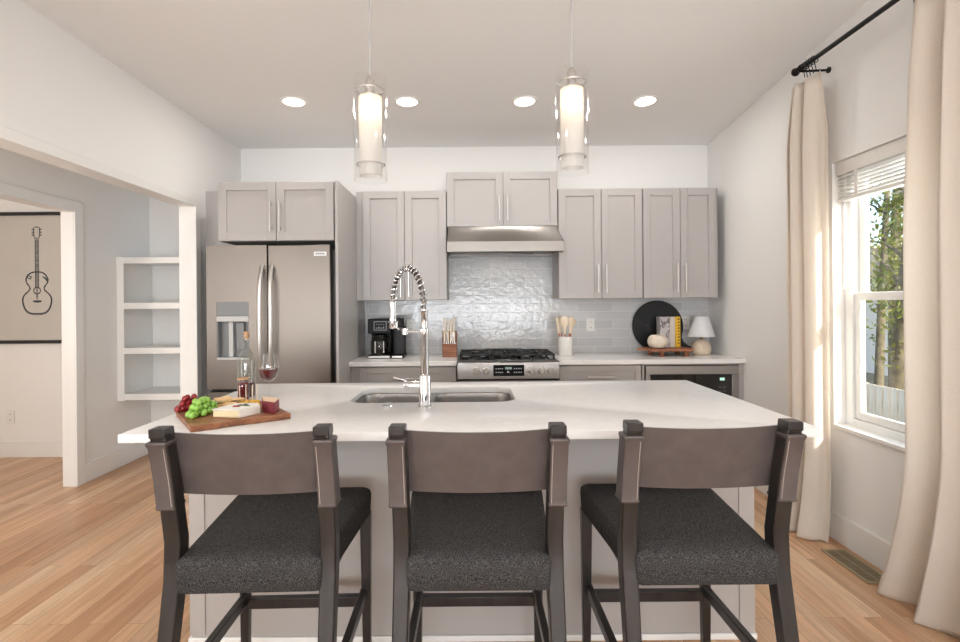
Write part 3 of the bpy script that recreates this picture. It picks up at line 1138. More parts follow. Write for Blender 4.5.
def make_stool(label, X, Y):
    t = thing('counter_stool', label, 'stool', (X, Y, 0), 'counter stools at the island')
    legs = [('leg', -1), ('leg', 1)]
    for nm, s in legs:      # rear legs run up into the back posts
        q = MB()
        q.rect_loft([(X + s * 0.212, Y - 0.375, 0.0, 0.033, 0.036), (X + s * 0.211, Y - 0.305, 0.36, 0.041, 0.044),
                     (X + s * 0.209, Y - 0.252, 0.60, 0.044, 0.050), (X + s * 0.209, Y - 0.246, 0.70, 0.044, 0.050),
                     (X + s * 0.2095, Y - 0.279, 0.88, 0.043, 0.047), (X + s * 0.210, Y - 0.312, 1.005, 0.041, 0.044)])
        lg = q.build('rear_leg', M['espresso'], t, bevel=0.004)
        q = MB()
        q.rect_loft([(X + s * 0.210, Y - 0.311, 0.999, 0.043, 0.050), (X + s * 0.210, Y - 0.314, 1.024, 0.042, 0.048)])
        q.build('post_cap', M['espresso'], lg, bevel=0.003)
    for s in (-1, 1):
        q = MB()
        q.rect_loft([(X + s * 0.222, Y + 0.238, 0.0, 0.026, 0.028), (X + s * 0.220, Y + 0.236, 0.575, 0.038, 0.04)])
        q.build('front_leg', M['espresso'], t, bevel=0.003)
    # seat frame and cushion
    q = MB()
    q.rect_loft([(X, Y - 0.01, 0.553, 0.40, 0.48), (X, Y - 0.01, 0.575, 0.40, 0.48)])
    q.build('seat_frame', M['espresso'], t)
    q = MB()

    def sl(z, e, c=0):
        a, b = 0.193 - e, 0.238 - e
        y0, y1 = Y - 0.287 + e, Y + 0.262 - e
        pts = []
        for cx, cy, a0, r in ((X + b, y1, 0, 0.03), (X - b, y1, 90, 0.03), (X - a, y0, 180, 0.012), (X + a, y0, 270, 0.012)):
            sx = -1 if cx > X else 1
            sy = -1 if cy > Y else 1
            for i in range(5):
                an = radians(a0 + 90 * i / 4)
                pts.append((cx + sx * r + r * cos(an), cy + sy * r + r * sin(an), z))
        return pts
    q.loft([sl(0.568, 0.006), sl(0.573, 0.0), sl(0.640, -0.003), sl(0.654, 0.0), sl(0.661, 0.008), sl(0.666, 0.04), sl(0.669, 0.12)], True, True)
    q.build('seat', M['tweed'], t, sharp=60)
    # leather sling back: two stitched sleeves on the posts and a sagging panel
    q = MB()
    nX, nZ = 16, 8
    front, back = [], []
    th = 0.009
    for i in range(nX + 1):
        u = i / nX * 2 - 1
        for j in range(nZ + 1):
            v = j / nZ
            bow = 1 - u * u
            z = 0.824 + v * 0.179 - 0.006 * bow * (v) - 0.003 * bow * (1 - v)
            y = Y - 0.236 - 0.048 * v - 0.016 * bow
            x = X + u * 0.208
            front.append((x, y, z))
            back.append((x, y + th, z))
    fs_ = []
    N = nZ + 1
    for i in range(nX):
        for j in range(nZ):
            a_ = i * N + j
            fs_.append((a_, a_ + N, a_ + N + 1, a_ + 1))
    o_ = len(front)
    fs2 = [tuple(o_ + k for k in reversed(qq)) for qq in fs_]
    side = []
    for i in range(nX):
        for j in (0, nZ):
            a_, b_ = i * N + j, (i + 1) * N + j
            side.append((a_, b_, b_ + o_, a_ + o_))
    q.add(front + back, fs_ + fs2 + side)
    q.build('back_sling', M['leather'], t)
    for s in (-1, 1):
        q = MB()
        secs = []
        for z, y, e in ((0.796, -0.263, 0.002), (0.800, -0.264, 0.006), (0.81, -0.266, 0.0035), (0.88, -0.279, 0.003), (0.972, -0.303, 0.003), (0.985, -0.307, 0.0065), (0.990, -0.308, 0.003)):
            secs.append((X + s * 0.2137, Y + y, z, 0.0405 + 2 * e, 0.050 + 2 * e))
        q.rect_loft(secs)
        sv = q.build('post_sleeve', M['leather'], t, bevel=0.004)
        q = MB()
        q.tube([(X + s * 0.2097 - s * 0.014, Y - 0.2655 - 0.0295, 0.808), (X + s * 0.2097 - s * 0.014, Y - 0.279 - 0.0288, 0.88), (X + s * 0.2097 - s * 0.014, Y - 0.303 - 0.0288, 0.972)], 0.0009, 5)
        q.build('stitching', M['stitch'], sv)
    # stretchers
    q = MB()
    q.box(X - 0.206, X + 0.206, Y + 0.222, Y + 0.250, 0.232, 0.270)
    q.build('stretcher', M['espresso'], t, bevel=0.003)
    for s in (-1, 1):
        q = MB()
        q.loft([[(X + s * 0.2125 - 0.012, y, z), (X + s * 0.2125 + 0.012, y, z), (X + s * 0.2125 + 0.012, y, z + 0.036), (X + s * 0.2125 - 0.012, y, z + 0.036)] for y, z in ((Y - 0.325, 0.272), (Y + 0.235, 0.262))])
        q.build('stretcher', M['espresso'], t, bevel=0.003)
    return t


st0 = make_stool('counter stool nearest the cutting board, dark wood with charcoal tweed seat', -0.617, 1.68)
for X, Y, lab in ((0.009, 1.68, 'middle counter stool facing the faucet, with taupe leather sling back'),
                  (0.634, 1.70, 'counter stool nearest the window, charcoal tweed seat and leather sling back')):
    c = copy_tree(st0)
    c.location.x = X
    c.location.y = Y
    c['label'] = lab
st0.rotation_euler.z = radians(1.5)

# ---------------------------------------------------------------- pendants and downlights
frost = bpy.data.materials.new('frosted_glass')
frost.use_nodes = True
tt = frost.node_tree
bb = tt.nodes['Principled BSDF']
bb.inputs['Base Color'].default_value = (0.94, 0.93, 0.91, 1)
bb.inputs['Roughness'].default_value = 0.4
tl = tt.nodes.new('ShaderNodeBsdfTranslucent')
tl.inputs[0].default_value = (0.95, 0.94, 0.92, 1)
mx = tt.nodes.new('ShaderNodeMixShader')
mx.inputs[0].default_value = 0.62
tr_ = tt.nodes.new('ShaderNodeBsdfTransparent')
mx2 = tt.nodes.new('ShaderNodeMixShader')
mx2.inputs[0].default_value = 0.12
tt.links.new(bb.outputs[0], mx.inputs[1])
tt.links.new(tl.outputs[0], mx.inputs[2])
tt.links.new(mx.outputs[0], mx2.inputs[1])
tt.links.new(tr_.outputs[0], mx2.inputs[2])
tt.links.new(mx2.outputs[0], tt.nodes['Material Output'].inputs[0])
bulb_m = emit('warm_bulb', (255, 222, 178), 8)


def pendant(label, X, Y, z0):
    zc = ceil_z(X, Y)
    t = thing('pendant_light', label, 'pendant light', (X, Y, z0), 'pendant lights over the island')
    H = 0.462
    q = MB()
    q.tube([(X, Y, zc - 0.02), (X, Y, z0 + H + 0.006)], 0.0035, 8)
    q.build('cord', mat('grey_cord', (186, 184, 182), 0.5), t)
    q = MB()
    q.lathe([(0.062, zc - 0.001), (0.062, zc - 0.018), (0.05, zc - 0.026), (0.0, zc - 0.026)], (X, Y, 0), 24)
    q.build('ceiling_canopy', M['nickel'], t)
    q = MB()
    q.lathe([(0.004, H + 0.008), (0.010, H + 0.004), (0.019, H - 0.012), (0.021, H - 0.03), (0.021, H - 0.072), (0.03, H - 0.078), (0.03, H - 0.09), (0.02, H - 0.094)], (X, Y, z0), 24, True, True)
    q.build('socket_cap', M['nickel'], t)
    q = MB()
    for zz in (H - 0.062, 0.072):
        q.tube([(X + 0.060 * cos(2 * pi * i / 40), Y + 0.060 * sin(2 * pi * i / 40), z0 + zz) for i in range(40)], 0.0035, 8, closed=True)
    for i in range(3):
        a_ = 2 * pi * i / 3 + 0.4
        q.tube([(X + 0.022 * cos(a_), Y + 0.022 * sin(a_), z0 + H - 0.058), (X + 0.060 * cos(a_), Y + 0.060 * sin(a_), z0 + H - 0.062)], 0.003, 6)
        q.tube([(X + 0.050 * cos(a_), Y + 0.050 * sin(a_), z0 + 0.072), (X + 0.060 * cos(a_), Y + 0.060 * sin(a_), z0 + 0.072)], 0.003, 6)
    q.build('metal_ring', M['nickel'], t)
    q = MB()
    q.lathe([(0.0725, H - 0.01), (0.0725, 0.0), (0.070, 0.0), (0.070, H - 0.01), (0.0725, H - 0.01)], (X, Y, z0), 36)
    q.build('outer_glass', M['clear'], t)
    q = MB()
    q.lathe([(0.05, H - 0.092), (0.05, 0.022), (0.047, 0.022), (0.047, H - 0.094), (0.022, H - 0.093)], (X, Y, z0), 32)
    q.build('frosted_shade', frost, t)
    q = MB()
    q.lathe([(0.012, H - 0.094), (0.014, H - 0.115), (0.024, H - 0.15), (0.024, H - 0.17), (0.014, H - 0.195), (0.0, H - 0.20)], (X, Y, z0), 20)
    q.build('bulb', bulb_m, t)
    lamp('pendant_glow', 'POINT', (X, Y, z0 + H - 0.155), 0.45, (1.0, 0.90, 0.78), 0.028, parent=t)
    return t


pendant('pendant light hanging over the left half of the island, clear glass around frosted tube', -0.447, 2.3, 1.888)
pendant('pendant light hanging over the right half of the island, clear glass around frosted tube', 0.445, 2.3, 1.915)

lens_m = emit('downlight_lens', (255, 244, 228), 5)
for X, Y, lab in ((-1.196, 3.505, 'recessed ceiling light nearest the left wall'), (-0.440, 3.56, 'second recessed ceiling light from the left wall'),
                  (0.37, 3.61, 'second recessed ceiling light from the right wall'), (1.225, 3.66, 'recessed ceiling light nearest the curtain wall')):
    zc = ceil_z(X, Y)
    t = thing('recessed_light', lab, 'ceiling light', (X, Y, zc), 'recessed ceiling lights')
    t.rotation_euler = (atan2(ceil_z(X, Y + 0.05) - ceil_z(X, Y - 0.05), 0.1), -atan2(ceil_z(X + 0.05, Y) - ceil_z(X - 0.05, Y), 0.1), 0)
    q = MB()
    q.lathe([(0.094, 0.002), (0.094, -0.004), (0.088, -0.007), (0.072, -0.004), (0.070, 0.001)], (X, Y, zc), 32)
    q.build('trim_ring', M['trim'], t)
    q = MB()
    q.lathe([(0.0715, -0.002), (0.0, -0.0025)], (X, Y, zc), 32)
    q.build('lens', lens_m, t)
    lamp('downlight_beam', 'AREA', (X, Y, zc - 0.012), 4.5, (1.0, 0.97, 0.93), 0.13, parent=t, aim=(0, 0, -1))
for X, Y in ((-1.0, 1.0), (1.0, 1.0), (-1.0, -1.2), (1.0, -1.2)):   # unseen lamps added for more light, no fittings built
    lamp('downlight_beam', 'AREA', (X, Y, CEIL - 0.02), 4.5, (1.0, 0.97, 0.93), 0.13, aim=(0, 0, -1))

# ---------------------------------------------------------------- coffee maker
CX, CY, CZ = -0.72, 4.20, 0.914
t = thing('coffee_maker', 'black dual coffee maker with carafe and single-cup tower', 'coffee maker', (CX, CY, CZ))
q = MB()
q.box(-0.835, -0.66, 4.12, 4.36, CZ, CZ + 0.028)
q.box(-0.655, -0.555, 4.11, 4.34, CZ, CZ + 0.028)
q.build('base', M['black'], t, bevel=0.006)
q = MB()
q.box(-0.832, -0.663, 4.114, 4.122, CZ + 0.004, CZ + 0.022)
q.box(-0.645, -0.562, 4.104, 4.112, CZ + 0.004, CZ + 0.022)
q.build('base_trim', M['nickel'], t, bevel=0.003)
q = MB()
q.box(-0.835, -0.665, 4.26, 4.36, CZ + 0.028, CZ + 0.20)
q.box(-0.838, -0.655, 4.13, 4.36, CZ + 0.195, CZ + 0.315)
bo = q.build('housing', M['black'], t, bevel=0.008)
q = MB()
x0, x1, z0, z1, yy = -0.79, -0.688, CZ + 0.222, CZ + 0.295, 4.1285
e = 0.006
q.box(x0, x1, yy - 0.001, yy + 0.002, z0, z0 + e)
q.box(x0, x1, yy - 0.001, yy + 0.002, z1 - e, z1)
q.box(x0, x0 + e, yy - 0.001, yy + 0.002, z0 + e, z1 - e)
q.box(x1 - e, x1, yy - 0.001, yy + 0.002, z0 + e, z1 - e)
for i in range(4):
    q.box(x0 + 0.018 + i * 0.018, x0 + 0.028 + i * 0.018, yy - 0.001, yy + 0.002, z0 + 0.014, z0 + 0.024 + 0.006 * (i % 2))
    q.box(x0 + 0.018 + i * 0.018, x0 + 0.028 + i * 0.018, yy - 0.001, yy + 0.002, z0 + 0.045, z0 + 0.05)
q.build('button_panel', M['grey_plastic'], bo)
q = MB()
q.lathe([(0.066, 0.03), (0.074, 0.06), (0.074, 0.13), (0.060, 0.165), (0.055, 0.17)], (-0.752, 4.185, CZ), 28, True, False)
ca = q.build('carafe', glass_thin('smoky_glass', (0.8, 0.78, 0.76)), t)
MB().lathe([(0.056, 0.168), (0.056, 0.184), (0.03, 0.190), (0, 0.190)], (-0.752, 4.185, CZ), 28).build('lid', M['black'], ca)
MB().lathe([(0.0, 0.031), (0.060, 0.033), (0.066, 0.06), (0.066, 0.07), (0.0, 0.07)], (-0.748, 4.19, CZ), 28).build('coffee', mat('coffee', (38, 22, 14), 0.1), ca)
q = MB()
q.tube([(-0.70, 4.16, CZ + 0.165), (-0.672, 4.13, CZ + 0.16), (-0.666, 4.125, CZ + 0.11), (-0.672, 4.13, CZ + 0.055), (-0.695, 4.155, CZ + 0.05)], 0.009, 8)
q.build('carafe_handle', M['black'], ca)
q = MB()
for a_ in (-1.9, -1.0):
    q.tube([(-0.752 + 0.0755 * cos(a_), 4.185 + 0.0755 * sin(a_), CZ + 0.045), (-0.752 + 0.0755 * cos(a_), 4.185 + 0.0755 * sin(a_), CZ + 0.135)], 0.005, 6)
q.build('carafe_band', M['nickel'], ca)
q = MB()
q.box(-0.645, -0.562, 4.24, 4.34, CZ + 0.028, CZ + 0.25)
q.lathe([(0.046, 0.23), (0.046, 0.31), (0.043, 0.318), (0.0, 0.318)], (-0.603, 4.185, CZ), 24, True)
q.build('brew_tower', M['black_matte'], t, bevel=0.004)
q = MB()
q.lathe([(0.036, 0.029), (0.042, 0.04), (0.042, 0.2), (0.046, 0.21), (0.046, 0.225), (0.0, 0.225)], (-0.603, 4.175, CZ), 24, True)
q.build('travel_mug', mat('graphite_mug', (52, 54, 58), 0.35), t)
q = MB()
q.lathe([(0.03, 0.318), (0.034, 0.34), (0.0, 0.342)], (-0.585, 4.2, CZ), 20)
q.build('pod_lid', M['grey_plastic'], t)

# ---------------------------------------------------------------- knife block with knives
KX, KY = -0.192, 4.22
t = thing('knife_block', 'wooden knife block left of the range', 'knife block', (KX, KY, CZ))
q = MB()
q.box(KX - 0.058, KX + 0.058, KY - 0.05, KY + 0.06, CZ, CZ + 0.108)
q.build('block', M['acacia'], t, bevel=0.003)
q = MB()
q.box(KX - 0.058, KX + 0.058, KY + 0.035, KY + 0.06, CZ + 0.108, CZ + 0.205)
q.box(KX + 0.048, KX + 0.058, KY - 0.02, KY + 0.035, CZ + 0.108, CZ + 0.20)
q.box(KX - 0.058, KX - 0.050, KY - 0.02, KY + 0.035, CZ + 0.108, CZ + 0.20)
q.build('back_rest', M['acacia'], t, bevel=0.002)


def knife(x, y, zb, hl_, bl, wid, label, grp):
    t = thing('kitchen_knife', label, 'knife', (x, y, zb), grp)
    q = MB()
    q.rect_loft([(x, y, zb, wid, 0.012), (x, y, zb + hl_ * 0.5, wid * 0.8, 0.011), (x, y, zb + hl_, wid * 1.1, 0.013)])
    q.build('knife_handle', M['bamboo'], t, bevel=0.002)
    q = MB()
    q.prism([(x - wid * 0.4, zb - bl), (x + wid * 0.4, zb - bl * 0.8), (x + wid * 0.4, zb), (x - wid * 0.4, zb)], y - 0.0012, y + 0.0012, 'XZ')
    q.build('blade', M['nickel'], t)


for i in range(6):
    knife(KX - 0.043 + i * 0.017, KY - 0.036, CZ + 0.12, 0.085, 0.012, 0.009,
          'small pale-handled steak knife in the front row of the knife block', 'steak knives in the block')
for i, (dx, hh) in enumerate(((-0.042, 0.118), (-0.012, 0.105), (0.012, 0.10), (0.034, 0.125))):
    knife(KX + dx, KY + 0.005, CZ + 0.195, hh, 0.08, 0.014, ('tallest pale-handled knife at the left of the knife block', 'pale-handled knife second from left in the back row of the block',
          'pale-handled knife third from left in the back row of the block', 'tall pale-handled knife at the right end of the knife block')[i], 'large knives in the block')

# ---------------------------------------------------------------- utensil crock
UX, UY = 0.745, 4.22
t = thing('utensil_crock', 'white ceramic utensil crock right of the range', 'crock', (UX, UY, CZ))
q = MB()
q.lathe([(0.0, 0.001), (0.056, 0.001), (0.060, 0.008), (0.060, 0.155), (0.057, 0.158), (0.054, 0.155), (0.054, 0.01), (0.0, 0.008)], (UX, UY, CZ), 32)
q.build('pot', M['ceramic'], t)
terr = mat('copper_handle', (176, 104, 70), 0.45)


def utensil(name, label, dx, dy, lean, head):
    z0 = CZ + 0.012
    x0, y0 = UX + dx * 0.35, UY + dy * 0.4
    x1, y1 = UX + lean[0], UY + lean[1]
    t = thing(name, label, 'utensil', (x0, y0, z0), 'kitchen utensils in the crock')
    zt_ = CZ + 0.192
    q = MB()
    q.tube([(x0, y0, z0), (x1, y1, zt_)], 0.006, 8)
    q.build('utensil_handle', terr, t)
    d_ = Vector((x1 - x0, y1 - y0, zt_ - z0)).normalized()
    q = MB()
    b = Vector((x1, y1, zt_ - 0.012))
    loops = []
    prof = {'spoon': [(0.007, 0), (0.010, 0.03), (0.018, 0.06), (0.034, 0.09), (0.037, 0.115), (0.028, 0.135), (0.008, 0.143)],
            'spatula': [(0.007, 0), (0.010, 0.04), (0.017, 0.06), (0.020, 0.125), (0.017, 0.136), (0.004, 0.138)],
            'stick': [(0.007, 0), (0.010, 0.06), (0.012, 0.12), (0.009, 0.134), (0.002, 0.137)],
            'ladle': [(0.007, 0), (0.008, 0.045), (0.018, 0.06), (0.028, 0.08), (0.028, 0.10), (0.016, 0.113), (0.004, 0.116)]}[head]
    for r_, h_ in prof:
        c_ = b + d_ * h_
        loops.append([(c_.x + r_ * cos(2 * pi * j / 12), c_.y + min(r_, 0.006) * sin(2 * pi * j / 12), c_.z) for j in range(12)])
    q.loft(loops)
    q.build('utensil_head', M['bamboo'], t)


utensil('wooden_spoon', 'pale round wooden spoon in the middle of the utensil crock', -0.01, -0.05, (-0.006, -0.03), 'spoon')
utensil('spatula', 'pale flat spatula leaning right in the utensil crock', 0.05, -0.02, (0.036, -0.012), 'spatula')
utensil('mixing_stick', 'thin pale stick leaning left in the utensil crock', -0.08, 0.0, (-0.05, -0.005), 'stick')
utensil('ladle', 'pale ladle leaning right at the back of the utensil crock', 0.06, 0.05, (0.052, 0.02), 'ladle')
utensil('mixing_stick', 'thin pale stick at the back left of the utensil crock', -0.03, 0.06, (-0.025, 0.03), 'stick')

# ---------------------------------------------------------------- still life on the right worktop
# round black board leaning on the tiles
t = thing('serving_board', 'large round black serving board leaning on the tiles', 'board', (1.60, 4.43, CZ))
bR = 0.216
prof = []
hx_, hz_ = 0.285, -0.175
for i in range(72):
    a_ = 2 * pi * i / 72
    x, z = bR * cos(a_), bR * sin(a_)
    prof.append((x, z))
poly = []
for i in range(72):
    a_deg = 360 * i / 72
    if 308 <= a_deg <= 338:
        if a_deg == 310:
            poly += [(0.150, -0.17), (0.175, -0.196), (0.22, -0.202), (0.29, -0.204), (0.302, -0.196), (0.296, -0.182), (0.25, -0.165), (0.215, -0.135), (0.202, -0.10)]
        continue
    poly.append(prof[i])
q = MB()
zc_ = CZ + 0.226
tilt = 0.12
p0 = [(1.572 + x, 4.452 - (0.226 + 0.0 + z) * 0 - tilt * (0.2 - z) * 0.5, zc_ + z) for x, z in poly]
p1 = [(x, y - 0.016, z) for x, y, z in p0]
q.loft([p0, p1])
q.build('board', M['black_matte'], t, bevel=0.003)

# wooden riser with feet
t = thing('wooden_riser', 'small footed wooden riser holding pumpkin and books', 'riser', (1.60, 4.21, CZ))
zr = CZ + 0.062
q = MB()
q.loft([rrect(1.385, 1.73, 4.05, 4.30, 0.04, zr - 0.02), rrect(1.385, 1.73, 4.05, 4.30, 0.04, zr)])
q.prism([(1.395, 4.11), (1.32, 4.14), (1.305, 4.155), (1.32, 4.172), (1.395, 4.20)], zr - 0.018, zr - 0.002)
q.build('top', M['acacia'], t, bevel=0.003)
for x, y in ((1.48, 4.09), (1.675, 4.09), (1.45, 4.26), (1.67, 4.26)):
    q = MB()
    q.lathe([(0.019, 0), (0.024, 0.042)], (x, y, CZ), 14, True, True)
    q.build('foot', M['acacia'], t)
# pumpkin
PX, PY, pr = 1.462, 4.128, 0.074
t = thing('pumpkin', 'small cream decorative pumpkin on the wooden riser', 'decoration', (PX, PY, zr))
q = MB()
loops = []
hz = 0.056
for i in range(0, 15):
    th = pi * i / 14
    r_ = pr * (sin(th) ** 0.72) + 0.004
    z_ = zr + hz * 0.985 - hz * cos(th)
    if i in (13,):
        z_ -= 0.004
    if i == 14:
        z_ -= 0.014
    loops.append([(PX + r_ * (1 - 0.055 * abs(cos(4.5 * a_)) ** 6 * 1.4) * cos(a_), PY + r_ * (1 - 0.055 * abs(cos(4.5 * a_)) ** 6 * 1.4) * sin(a_), z_) for a_ in [2 * pi * j / 54 for j in range(54)]])
q.loft(loops)
q.build('body', M['pumpkin'], t, sharp=70)
q = MB()
q.tube([(PX, PY, zr + 0.088), (PX + 0.003, PY, zr + 0.105), (PX + 0.012, PY - 0.002, zr + 0.113)], lambda s: 0.007 - 0.003 * s, 8)
q.build('stem', M['stone'], t)


def book(label, x0, x1, y0, y1, h, cover, page, marks=None, mm=None):
    t = thing('book', label, 'book', ((x0 + x1) / 2, (y0 + y1) / 2, zr), 'books on the wooden riser')
    q = MB()
    c = 0.003
    q.box(x0, x1, y0, y0 + c, zr, zr + h)
    q.box(x0, x0 + c, y0 + c, y1, zr, zr + h)
    q.box(x1 - c, x1, y0 + c, y1, zr, zr + h)
    cv = q.build('cover', cover, t, bevel=0.001)
    MB().box(x0 + c, x1 - c, y0 + c, y1 - 0.005, zr + 0.004, zr + h - 0.005).build('pages', page, t)
    if marks:
        q = MB()
        for a in marks:
            q.box(x0 + a[0], x0 + a[1], y0 - 0.0008, y0 + 0.0005, zr + a[2], zr + a[3])
        q.build('spine_title', mm, cv)
    return t


marble, tm, bm_ = new_mat('marbled_cover')
n_ = tm.nodes.new('ShaderNodeTexNoise')
n_.inputs['Scale'].default_value = 9
n_.inputs['Distortion'].default_value = 1.2
tcm = tm.nodes.new('ShaderNodeTexCoord')
tm.links.new(tcm.outputs['Object'], n_.inputs['Vector'])
rr_ = tm.nodes.new('ShaderNodeValToRGB')
e_ = rr_.color_ramp.elements
e_[0].position, e_[0].color = 0.47, lin((190, 184, 184))
e_[1].position, e_[1].color = 0.56, lin((186, 178, 178))
q_ = e_.new(0.515)
q_.color = lin((84, 72, 76))
tm.links.new(n_.outputs['Fac'], rr_.inputs[0])
tm.links.new(rr_.outputs[0], bm_.inputs['Base Color'])
bm_.inputs['Roughness'].default_value = 0.4
page = mat('book_pages', (226, 216, 200), 0.9)
black_ink = mat('spine_ink', (44, 34, 22), 0.6)
book('thick book with a grey and black marbled spine on the riser', 1.514, 1.594, 4.214, 4.295, 0.248, marble, page)
book('cream-spined book between the marbled and the yellow book', 1.596, 1.635, 4.212, 4.295, 0.246, mat('cream_cover', (208, 196, 184), 0.6, var=0.05, scale=30), page)
yl = mat('yellow_cover', (226, 178, 36), 0.45)
mk = []
for i in range(9):
    zz = 0.028 + i * 0.024
    mk.append((0.013, 0.022, zz, zz + 0.004))
    mk.append((0.024, 0.033, zz, zz + 0.011 + 0.002 * (i % 3)))
book('yellow-spined book with dark lettering at the right of the riser', 1.637, 1.677, 4.210, 4.295, 0.247, yl, page, mk, black_ink)

# table lamp
LX, LY = 1.85, 4.22
t = thing('table_lamp', 'small table lamp with white cone shade and stone base', 'lamp', (LX, LY, CZ))
q = MB()
q.lathe([(0.0, 0.0), (0.058, 0.0), (0.070, 0.012), (0.075, 0.04), (0.070, 0.075), (0.054, 0.108), (0.03, 0.125), (0.014, 0.13), (0.0, 0.13)], (LX, LY, CZ), 32)
q.build('base', M['stone'], t)
q = MB()
q.lathe([(0.014, 0.128), (0.017, 0.135), (0.012, 0.14), (0.012, 0.165), (0.016, 0.17), (0.0, 0.172)], (LX, LY, CZ), 18)
q.build('neck', M['brass'], t)
q = MB()
zs0, zs1 = 0.148, 0.308
pr_ = []
loops = []
for z_, r_ in ((zs0, 0.106), (zs1, 0.055), (zs1, 0.053), (zs0, 0.104)):
    loops.append([(LX + r_ * (1 + 0.008 * (j % 2)) * cos(2 * pi * j / 96), LY + r_ * (1 + 0.008 * (j % 2)) * sin(2 * pi * j / 96), CZ + z_) for j in range(96)])
q.loft(loops, closed=True)
q.tube([(LX - 0.054, LY, CZ + 0.3), (LX, LY, CZ + 0.3), (LX + 0.054, LY, CZ + 0.3)], 0.002, 6)
q.build('lamp_shade', M['shade'], t, sharp=20)
q = MB()
q.tube([(LX, LY, CZ + 0.17), (LX, LY, CZ + 0.3)], 0.003, 6)
q.build('harp', M['brass'], t)


# ---------------------------------------------------------------- outlets
def outlet(label, x, y, z):
    t = thing('wall_outlet', label, 'outlet', (x, y, z), 'wall outlets')
    MB().box(x - 0.036, x + 0.036, y - 0.006, y, z - 0.058, z + 0.058).build('plate', M['white_plastic'], t, bevel=0.003)
    for dz in (-0.025, 0.025):
        q = MB()
        q.lathe([(0.016, -0.0055), (0.016, -0.008), (0.0, -0.008)], (x, y, z + dz), 18, axis='Y')
        q.mi = 1
        for dx in (-0.006, 0.006):
            q.box(x + dx - 0.0012, x + dx + 0.0012, y - 0.0085, y - 0.0078, z + dz - 0.004, z + dz + 0.006)
        q.build('socket', [M['white_plastic'], M['black']], t)


yo = BY - 0.008
outlet('white wall outlet on the tiles behind the coffee maker', -0.535, yo, 1.155)
outlet('white wall outlet on the tiles right of the utensil crock', 1.008, yo, 1.155)
outlet('white wall outlet on the tiles between books and lamp', 1.825, yo, 1.165)
outlet('white wall outlet low on the wall below the guitar picture', -4.16, 4.67, 0.36)

# ---------------------------------------------------------------- cutting board and food on the island
BZ = IZ + 0.021
A = Vector((-0.955, 1.752, 0))
ux = Vector((0.265, 0.20, 0)).normalized()
uy = Vector((-ux.y, ux.x, 0))
bw_, bl_ = 0.335, 0.345


def bp_(u, v):
    p = A + ux * u + uy * v
    return (p.x, p.y)


cbm = A + ux * (bw_ / 2) + uy * (bl_ / 2)
poly = [bp_(0.0, 0), bp_(0.0, bl_), bp_(bw_, bl_), bp_(bw_, 0), bp_(bw_ * 0.62, 0), bp_(bw_ * 0.60, 0.006), bp_(bw_ * 0.30, 0.006), bp_(bw_ * 0.28, 0)]
q = MB()
q.prism(poly, IZ + 0.0005, BZ)
for v in q.v:
    pass
cb = q.build('cutting_board', M['walnut'], loc=(cbm.x, cbm.y, IZ), bevel=0.002)
tag(cb, 'walnut cutting board turned askew at the left end of the island', 'cutting board')

green_m = mat('green_grape', (142, 188, 78), 0.3, var=0.1, scale=30, coat=0.2)
red_m = mat('red_grape', (140, 28, 34), 0.3, var=0.25, scale=30, coat=0.2)
for p_, ss in ((green_m, (0.55, 0.75, 0.25)), (red_m, (0.7, 0.15, 0.12))):
    bs = p_.node_tree.nodes['Principled BSDF']
    bs.inputs['Subsurface Weight'].default_value = 0.25
    bs.inputs['Subsurface Radius'].default_value = (0.008, 0.008, 0.004)
twig = mat('grape_stem', (110, 108, 50), 0.7)


def bunch(name, label, c, ax, L, Wd, layers, r, m):
    t = thing(name, label, 'grapes', (c[0], c[1], BZ), 'grapes on the cutting board')
    ax = Vector((ax[0], ax[1], 0)).normalized()
    sd = Vector((-ax.y, ax.x, 0))
    q = MB()
    q.tube([(c[0] - ax.x * L * 0.7, c[1] - ax.y * L * 0.7, BZ + r), (c[0], c[1], BZ + r * 1.6), (c[0] + ax.x * L * 1.05, c[1] + ax.y * L * 1.05, BZ + r * 2.2)], 0.0022, 6)
    q.build('stem', twig, t)
    pts = []
    d = 2 * r * 0.93
    for k in range(layers):
        sc = 1 - k / (layers + 0.4)
        z = BZ + r + k * d * 0.82
        ny_ = int(L * 2 * sc / d)
        for i in range(ny_ + 1):
            u = (i - ny_ / 2) * d
            hw = Wd * sc * sqrt(max(0, 1 - (u / (L * sc + 0.3 * r)) ** 2)) * (0.75 + 0.25 * (u / L))
            nn = max(0, int(hw * 2 / d))
            for j in range(nn + 1):
                v = (j - nn / 2) * d + (0.3 * d if i % 2 else -0.15 * d)
                pts.append((u, v, z))
    proto = None
    for u, v, z in pts:
        p = Vector((c[0], c[1], 0)) + ax * (u + random.uniform(-.12, .12) * r) + sd * (v + random.uniform(-.12, .12) * r)
        loc = Vector((p.x - c[0], p.y - c[1], z - BZ + random.uniform(0, .1) * r))
        if proto is None:
            b = MB()
            b.ball((0, 0, 0), r, 14, 10, sz=1.06)
            me_o = b.build('grape', m)
            me_o.parent = t
            proto = me_o
            me_o.location = loc
        else:
            o = proto.copy()
            COL.objects.link(o)
            o.location = loc
            o.scale = (1, 1, 1) if random.random() < .4 else (.94, .94, .94)
    return t


bunch('green_grape_bunch', 'bunch of green grapes at the front of the cutting board', (-1.022, 1.955), (-0.08, 1), 0.095, 0.044, 3, 0.0122, green_m)
bunch('red_grape_bunch', 'bunch of red grapes at the left corner of the cutting board', (-1.115, 2.035), (0.35, 1), 0.055, 0.034, 3, 0.0118, red_m)

